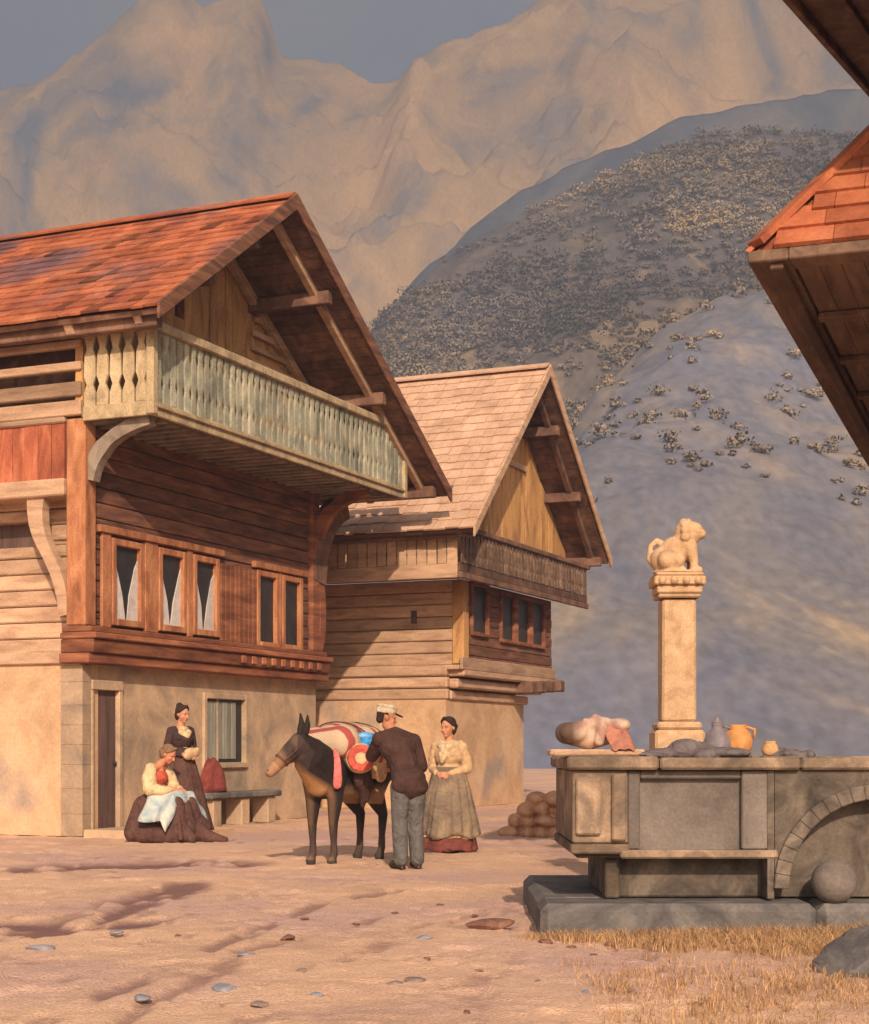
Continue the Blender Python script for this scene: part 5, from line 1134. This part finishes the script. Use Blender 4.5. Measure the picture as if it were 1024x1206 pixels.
# ------------------------------------------------------------------ things on and round the trough
B = Flesh(); B.chain([(0.90, 11.28, 1.345), (1.06, 11.30, 1.335), (1.22, 11.30, 1.36)], [0.075, 0.105, 0.085]); B.ell((1.12, 11.28, 1.40), (0.13, 0.10, 0.06)); B.chain([(0.92, 11.21, 1.30), (1.0, 11.20, 1.36), (1.03, 11.22, 1.42)], [0.03, 0.035, 0.03]); B.chain([(1.12, 11.19, 1.29), (1.14, 11.19, 1.38), (1.10, 11.24, 1.45)], [0.035, 0.04, 0.03]); B.ell((0.95, 11.22, 1.35), (0.10, 0.08, 0.07)); B.ell((1.26, 11.24, 1.40), (0.08, 0.08, 0.05))
def bund(co):
    x = co[:, 0]; t = np.clip((x-0.93)/0.08, 0, 1)[:, None]; nz_ = np.clip((fbm(co[:, 0]*14, co[:, 2]*14, 3, 7)-0.45)*5, 0, 1)[:, None]
    return np.array((0.12, 0.075, 0.055))*(1-t)+(np.array((0.55, 0.40, 0.29))*(1-nz_)+np.array((0.36, 0.21, 0.16))*nz_)*t
tag(B.grow('laundry_bundle', 'cloth', None, voxel=0.011, hue=bund), 'rolled laundry bundle with a dark brown end at the left end of the trough rim', 'bundle')
b = MB(); path = [(1.20, 11.40, 1.39), (1.17, 11.31, 1.455), (1.19, 11.22, 1.43), (1.24, 11.165, 1.36), (1.27, 11.13, 1.28), (1.28, 11.06, 1.242)]
ws_ = [0.06, 0.08, 0.09, 0.075, 0.085, 0.07]; cols_ = 7
for i, (q_, w_) in enumerate(zip(path, ws_)):
    for j in range(cols_):
        u_ = (j/(cols_-1)-0.5)*2; b.v.append((q_[0]+u_*w_, q_[1]-0.012*math.cos(u_*5+i), q_[2]+0.014*math.sin(u_*6+i)-0.02*abs(u_))); b.t.append(0.0)
b.f = [(i*cols_+j, i*cols_+j+1, (i+1)*cols_+j+1, (i+1)*cols_+j) for i in range(len(path)-1) for j in range(cols_-1)]
M['rag_red'] = solid('faded_red_rag', (0.36, 0.15, 0.10)); ro_ = b.build('red_rag', 'rag_red', smooth=True); t = ro_.modifiers.new('sub', 'SUBSURF'); t.levels = t.render_levels = 2; t = ro_.modifiers.new('thick', 'SOLIDIFY'); t.thickness = 0.010; t.offset = 0
tag(ro_, 'faded red rag draped over the laundry bundle on the trough', 'cloth')
b = MB(); b.box(0.78, 1.42, 11.10, 11.46, 1.194, 1.235); b.box(0.80, 1.40, 11.07, 11.098, 1.19, 1.222, -0.2)
tag(b.build('wash_board', 'timber_tan', bevel=0.01), 'flat wooden washing board laid over the left corner of the trough', 'board')
M['wet_cloth'] = solid('wet_grey_violet_cloth', (0.135, 0.11, 0.11), 0.4)
def lump(name, lab, cat, pts, m, group=None, seed=1):
    rr_ = random.Random(seed); B = Flesh()
    for (x, y, z, rx, rz) in pts:
        for k in range(4): B.ell((x+rr_.uniform(-rx, rx)*0.6, y+rr_.uniform(-0.06, 0.06), z+rr_.uniform(-0.01, rz*0.4)), (rx*rr_.uniform(0.45, 0.8), 0.09*rr_.uniform(0.7, 1.2), rz*rr_.uniform(0.5, 0.95)))
    return tag(B.grow(name, m, None, voxel=0.012, smooth=2), lab, cat, group)
lump('wet_cloth', 'dark wet cloth heaped on the trough rim below the foot of the pillar', 'cloth', [(1.52, 11.20, 1.195, 0.17, 0.05), (1.75, 11.22, 1.205, 0.20, 0.085), (1.97, 11.2, 1.195, 0.18, 0.05)], 'wet_cloth', seed=3)
lump('wet_cloth', 'thin grey cloth lying flat on the trough rim beside the washing board', 'cloth', [(1.46, 11.16, 1.19, 0.10, 0.035)], 'wet_cloth', seed=5)
lump('wet_cloth', 'small grey cloth at the far right end of the pots on the trough rim', 'cloth', [(2.62, 12.46, 1.19, 0.13, 0.06), (2.78, 12.46, 1.18, 0.09, 0.05)], 'wet_cloth', seed=9)
M['jug_grey'] = solid('grey_violet_glaze', wrinkle=0.0, c=(0.20, 0.165, 0.175), rough=0.5); M['pot_orange'] = solid('orange_clay', wrinkle=0.0, c=(0.56, 0.25, 0.08), rough=0.75); M['pot_pale'] = solid('pale_clay', wrinkle=0.0, c=(0.58, 0.33, 0.15), rough=0.8)
def pot(name, loc, prof, m, lab, cat, handle=None, lid=None, extra=None):
    r = empty(name, loc, 0, lab, cat); b = MB(); b.lathe(prof, n=28); b.build('vessel', m, r, smooth=True)
    if handle: h = MB(); h.tube(handle, 0.011, 8); h.build('handle', m, r, smooth=True)
    if lid: h = MB(); h.lathe(lid, n=20); h.build('lid', m, r, smooth=True)
pot('jug', (2.14, 12.46, 1.185), [(0.0, 0), (0.085, 0), (0.105, 0.05), (0.11, 0.09), (0.085, 0.16), (0.045, 0.20), (0.04, 0.23), (0.05, 0.245), (0.0, 0.245)], 'jug_grey', 'grey violet lidded jug on the back rim right of the pillar', 'jug', [(0.045, 0, 0.22), (0.10, 0, 0.21), (0.125, 0, 0.16), (0.10, 0, 0.10)], [(0.0, 0.247), (0.045, 0.247), (0.03, 0.265), (0.014, 0.27), (0.018, 0.285), (0.0, 0.295)])
pot('pot', (2.30, 12.50, 1.185), [(0.0, 0), (0.07, 0), (0.105, 0.05), (0.115, 0.11), (0.10, 0.17), (0.07, 0.20), (0.06, 0.22), (0.07, 0.235), (0.05, 0.235), (0.045, 0.21), (0.0, 0.2)], 'pot_orange', 'round orange clay pot beside the grey jug', 'pot', [(0.06, -0.01, 0.22), (0.13, -0.01, 0.2), (0.125, -0.01, 0.13)])
pot('pot', (2.54, 12.46, 1.185), [(0.0, 0), (0.05, 0), (0.065, 0.035), (0.055, 0.075), (0.04, 0.10), (0.045, 0.11), (0.03, 0.108), (0.0, 0.09)], 'pot_pale', 'small pale clay pot, rightmost vessel on the trough rim', 'pot')
def rock(name, c, s, m, lab, group=None, cat='stone', seed=0, flat=0.6):
    rr_ = random.Random(seed); vs, fs = unit_sphere(); p = []
    k = [(Vector((rr_.gauss(0, 1), rr_.gauss(0, 1), rr_.gauss(0, 1))).normalized(), rr_.uniform(0.55, 0.95)) for _ in range(11)]
    for v in vs:
        v = Vector(v); r_ = 1.0
        for nn, d_ in k:
            q = v.dot(nn)
            if q > 1e-3: r_ = min(r_, d_/q)
        p.append((v.x*r_*s[0], v.y*r_*s[1], v.z*r_*s[2]))
    mb = MB(); mb.add(p, fs); o = mb.build(name, m, None, loc=c, smooth=False); o.rotation_euler = (0, 0, rr_.uniform(0, 3))
    sm_ = o.modifiers.new('sub', 'BEVEL'); sm_.width = min(s)*0.08; sm_.limit_method = 'ANGLE'; sm_.angle_limit = R(18)
    return tag(o, lab, cat, group)
bl = MB(); bl.sphere((0, 0, 0), (0.15, 0.15, 0.148), 28, 18); bo2 = bl.build('stone_ball', 'stone_panel', loc=(2.66, 10.96, 0.355), smooth=True); tag(bo2, 'round worn stone ball on the plinth before the trough arch', 'stone')
rock('boulder', (2.40, 9.25, -0.03), (0.44, 0.30, 0.28), 'stone_slate', 'big rounded grey boulder half sunk in the grass at the lower right corner', seed=4)
# low rubble wall beyond the women
random.seed(23); rwf = Flesh()
for row in range(4):
    x = 0.92+row*0.13
    while x < 3.2-row*0.2:
        w = random.uniform(0.14, 0.30); rwf.ell((x+w/2, jit(0.06), row*0.16+0.07), (w*0.60, random.uniform(0.16, 0.24), random.uniform(0.09, 0.125)), Quaternion((0, 1, 0), jit(0.25)).to_matrix()); x += w
M['rubble'] = mat('reddish_rubble', [(0.34, 0.17, 0.10), (0.46, 0.26, 0.155), (0.54, 0.34, 0.20)], scale=4, bscale=40)
tag(rwf.grow('rubble_wall', 'rubble', None, voxel=0.016, smooth=1, loc=(0, 23.2, -0.03)), 'low reddish rubble wall behind the left end of the trough', 'wall')

# stones scattered on the square
rock('flat_stone', (0.40, 11.44, 0.01), (0.22, 0.11, 0.05), 'pebble_red', 'flat dark red stone lying by itself left of the plinth corner', seed=2)
G_ = [(-1.13,9.9,0.08,'pebble_blue'),(-1.08,8.51,0.10,'pebble_blue'),(-0.07,10.78,0.07,'pebble_blue'),(-0.10,8.75,0.10,'pebble'),(0.77,8.42,0.035,'pebble_blue'),(-0.96,10.78,0.08,'pebble_red'),(-0.19,8.66,0.07,'pebble'),(0.71,10.55,0.07,'pebble_red'),(0.86,10.3,0.045,'pebble_red'),(0.96,9.9,0.035,'pebble_red'),(1.02,10.62,0.05,'pebble_red'),(1.27,8.0,0.05,'pebble_red'),(1.12,10.45,0.05,'pebble_red'),
      (-1.45,8.2,0.07,'pebble_blue'),(-0.75,9.2,0.05,'pebble'),(-0.55,11.6,0.045,'pebble_red'),(-0.30,12.4,0.04,'pebble_red'),(0.05,13.0,0.05,'pebble_red'),(-0.05,9.7,0.04,'pebble_red'),(0.25,9.2,0.03,'pebble'),(-2.45,10.25,0.10,'pebble_blue'),(-2.15,11.1,0.06,'pebble_blue'),(-1.7,10.9,0.04,'pebble_red'),(0.55,8.8,0.03,'pebble'),(-0.85,8.0,0.06,'pebble'),(-0.6,8.3,0.05,'pebble_blue'),(0.15,7.75,0.04,'pebble_red'),(1.0,8.45,0.03,'pebble'),(0.3,12.2,0.04,'pebble_red'),(-0.95,12.0,0.04,'pebble_red')]
kind = {'pebble_blue': 'small bluish stone lying loose on the sandy square', 'pebble': 'small brown stone lying loose on the sandy square', 'pebble_red': 'small dark reddish stone lying loose on the sandy square'}
for i, (x, y, s, m) in enumerate(G_):
    s *= 0.72
    rock('stone', (x, y, s*0.02), (s*1.35, s, s*0.40), m, kind[m], {'pebble_blue': 'bluish stones on the square', 'pebble': 'brown stones on the square', 'pebble_red': 'reddish stones on the square'}[m], seed=40+i)

# dry grass along the foot of the plinth and round the boulder
def dry_grass():
    V_, F_, T_ = [], [], []; rg = random.Random(5)
    def blade(x, y, h, w):
        a = rg.uniform(0, 6.28); lx, ly = rg.gauss(0, 0.6)*h, rg.gauss(-0.1, 0.5)*h; dx, dy = math.cos(a)*w, math.sin(a)*w; o = len(V_)
        V_.extend([(x-dx, y-dy, -0.02), (x+dx, y+dy, -0.02), (x+lx*0.4+dx*0.7, y+ly*0.4+dy*0.7, h*0.55), (x+lx*0.4-dx*0.7, y+ly*0.4-dy*0.7, h*0.55), (x+lx+dx*0.1, y+ly+dy*0.1, h*0.95), (x+lx-dx*0.1, y+ly-dy*0.1, h*0.95)])
        F_.extend([(o, o+1, o+2, o+3), (o+3, o+2, o+4, o+5)]); t = rg.uniform(-0.5, 0.3); T_.extend([t]*6)
    for k in range(2300):
        u = rg.random(); x = 0.62+2.6*u; y = 10.82-rg.random()**2.2*(0.12+1.5*u)
        if rg.random() > 0.2+0.8*u: continue
        H = rg.uniform(0.03, 0.11)*(0.5+0.6*u)
        for q in range(16): blade(x+rg.gauss(0, 0.045), y+rg.gauss(0, 0.04), H*rg.uniform(0.4, 1.3), 0.0028)
    for k in range(650):
        x, y = 3.0-2.2*rg.random()**1.5, rg.gauss(8.3, 0.75)
        for q in range(12): blade(x+rg.gauss(0, 0.05), y+rg.gauss(0, 0.05), rg.uniform(0.015, 0.06), 0.0026)
    o = npmesh('dry_grass', np.array(V_), np.array(F_), M['straw'], {'tone': np.array(T_)}, smooth=False)
    tag(o, 'short dry golden grass fringing the foot of the plinth', 'grass', kind='stuff')
dry_grass()

# ------------------------------------------------------------------ the hazy mountain air
def haze():
    b = MB(); b.box(-2200, 2200, -30, 2300, -1.2, 1150)
    m = bpy.data.materials.new('haze'); m.use_nodes = True; n, l = m.node_tree.nodes, m.node_tree.links; n.remove(n['Principled BSDF'])
    v = n.new('ShaderNodeVolumePrincipled'); v.inputs['Color'].default_value = (0.60, 0.71, 0.92, 1); v.inputs['Density'].default_value = HAZE; v.inputs['Anisotropy'].default_value = 0.0
    l.new(v.outputs[0], n['Material Output'].inputs['Volume'])
    o = b.build('haze', m); o['kind'] = 'stuff'; o.visible_shadow = True
HAZE = 0.00092
if HAZE: haze()
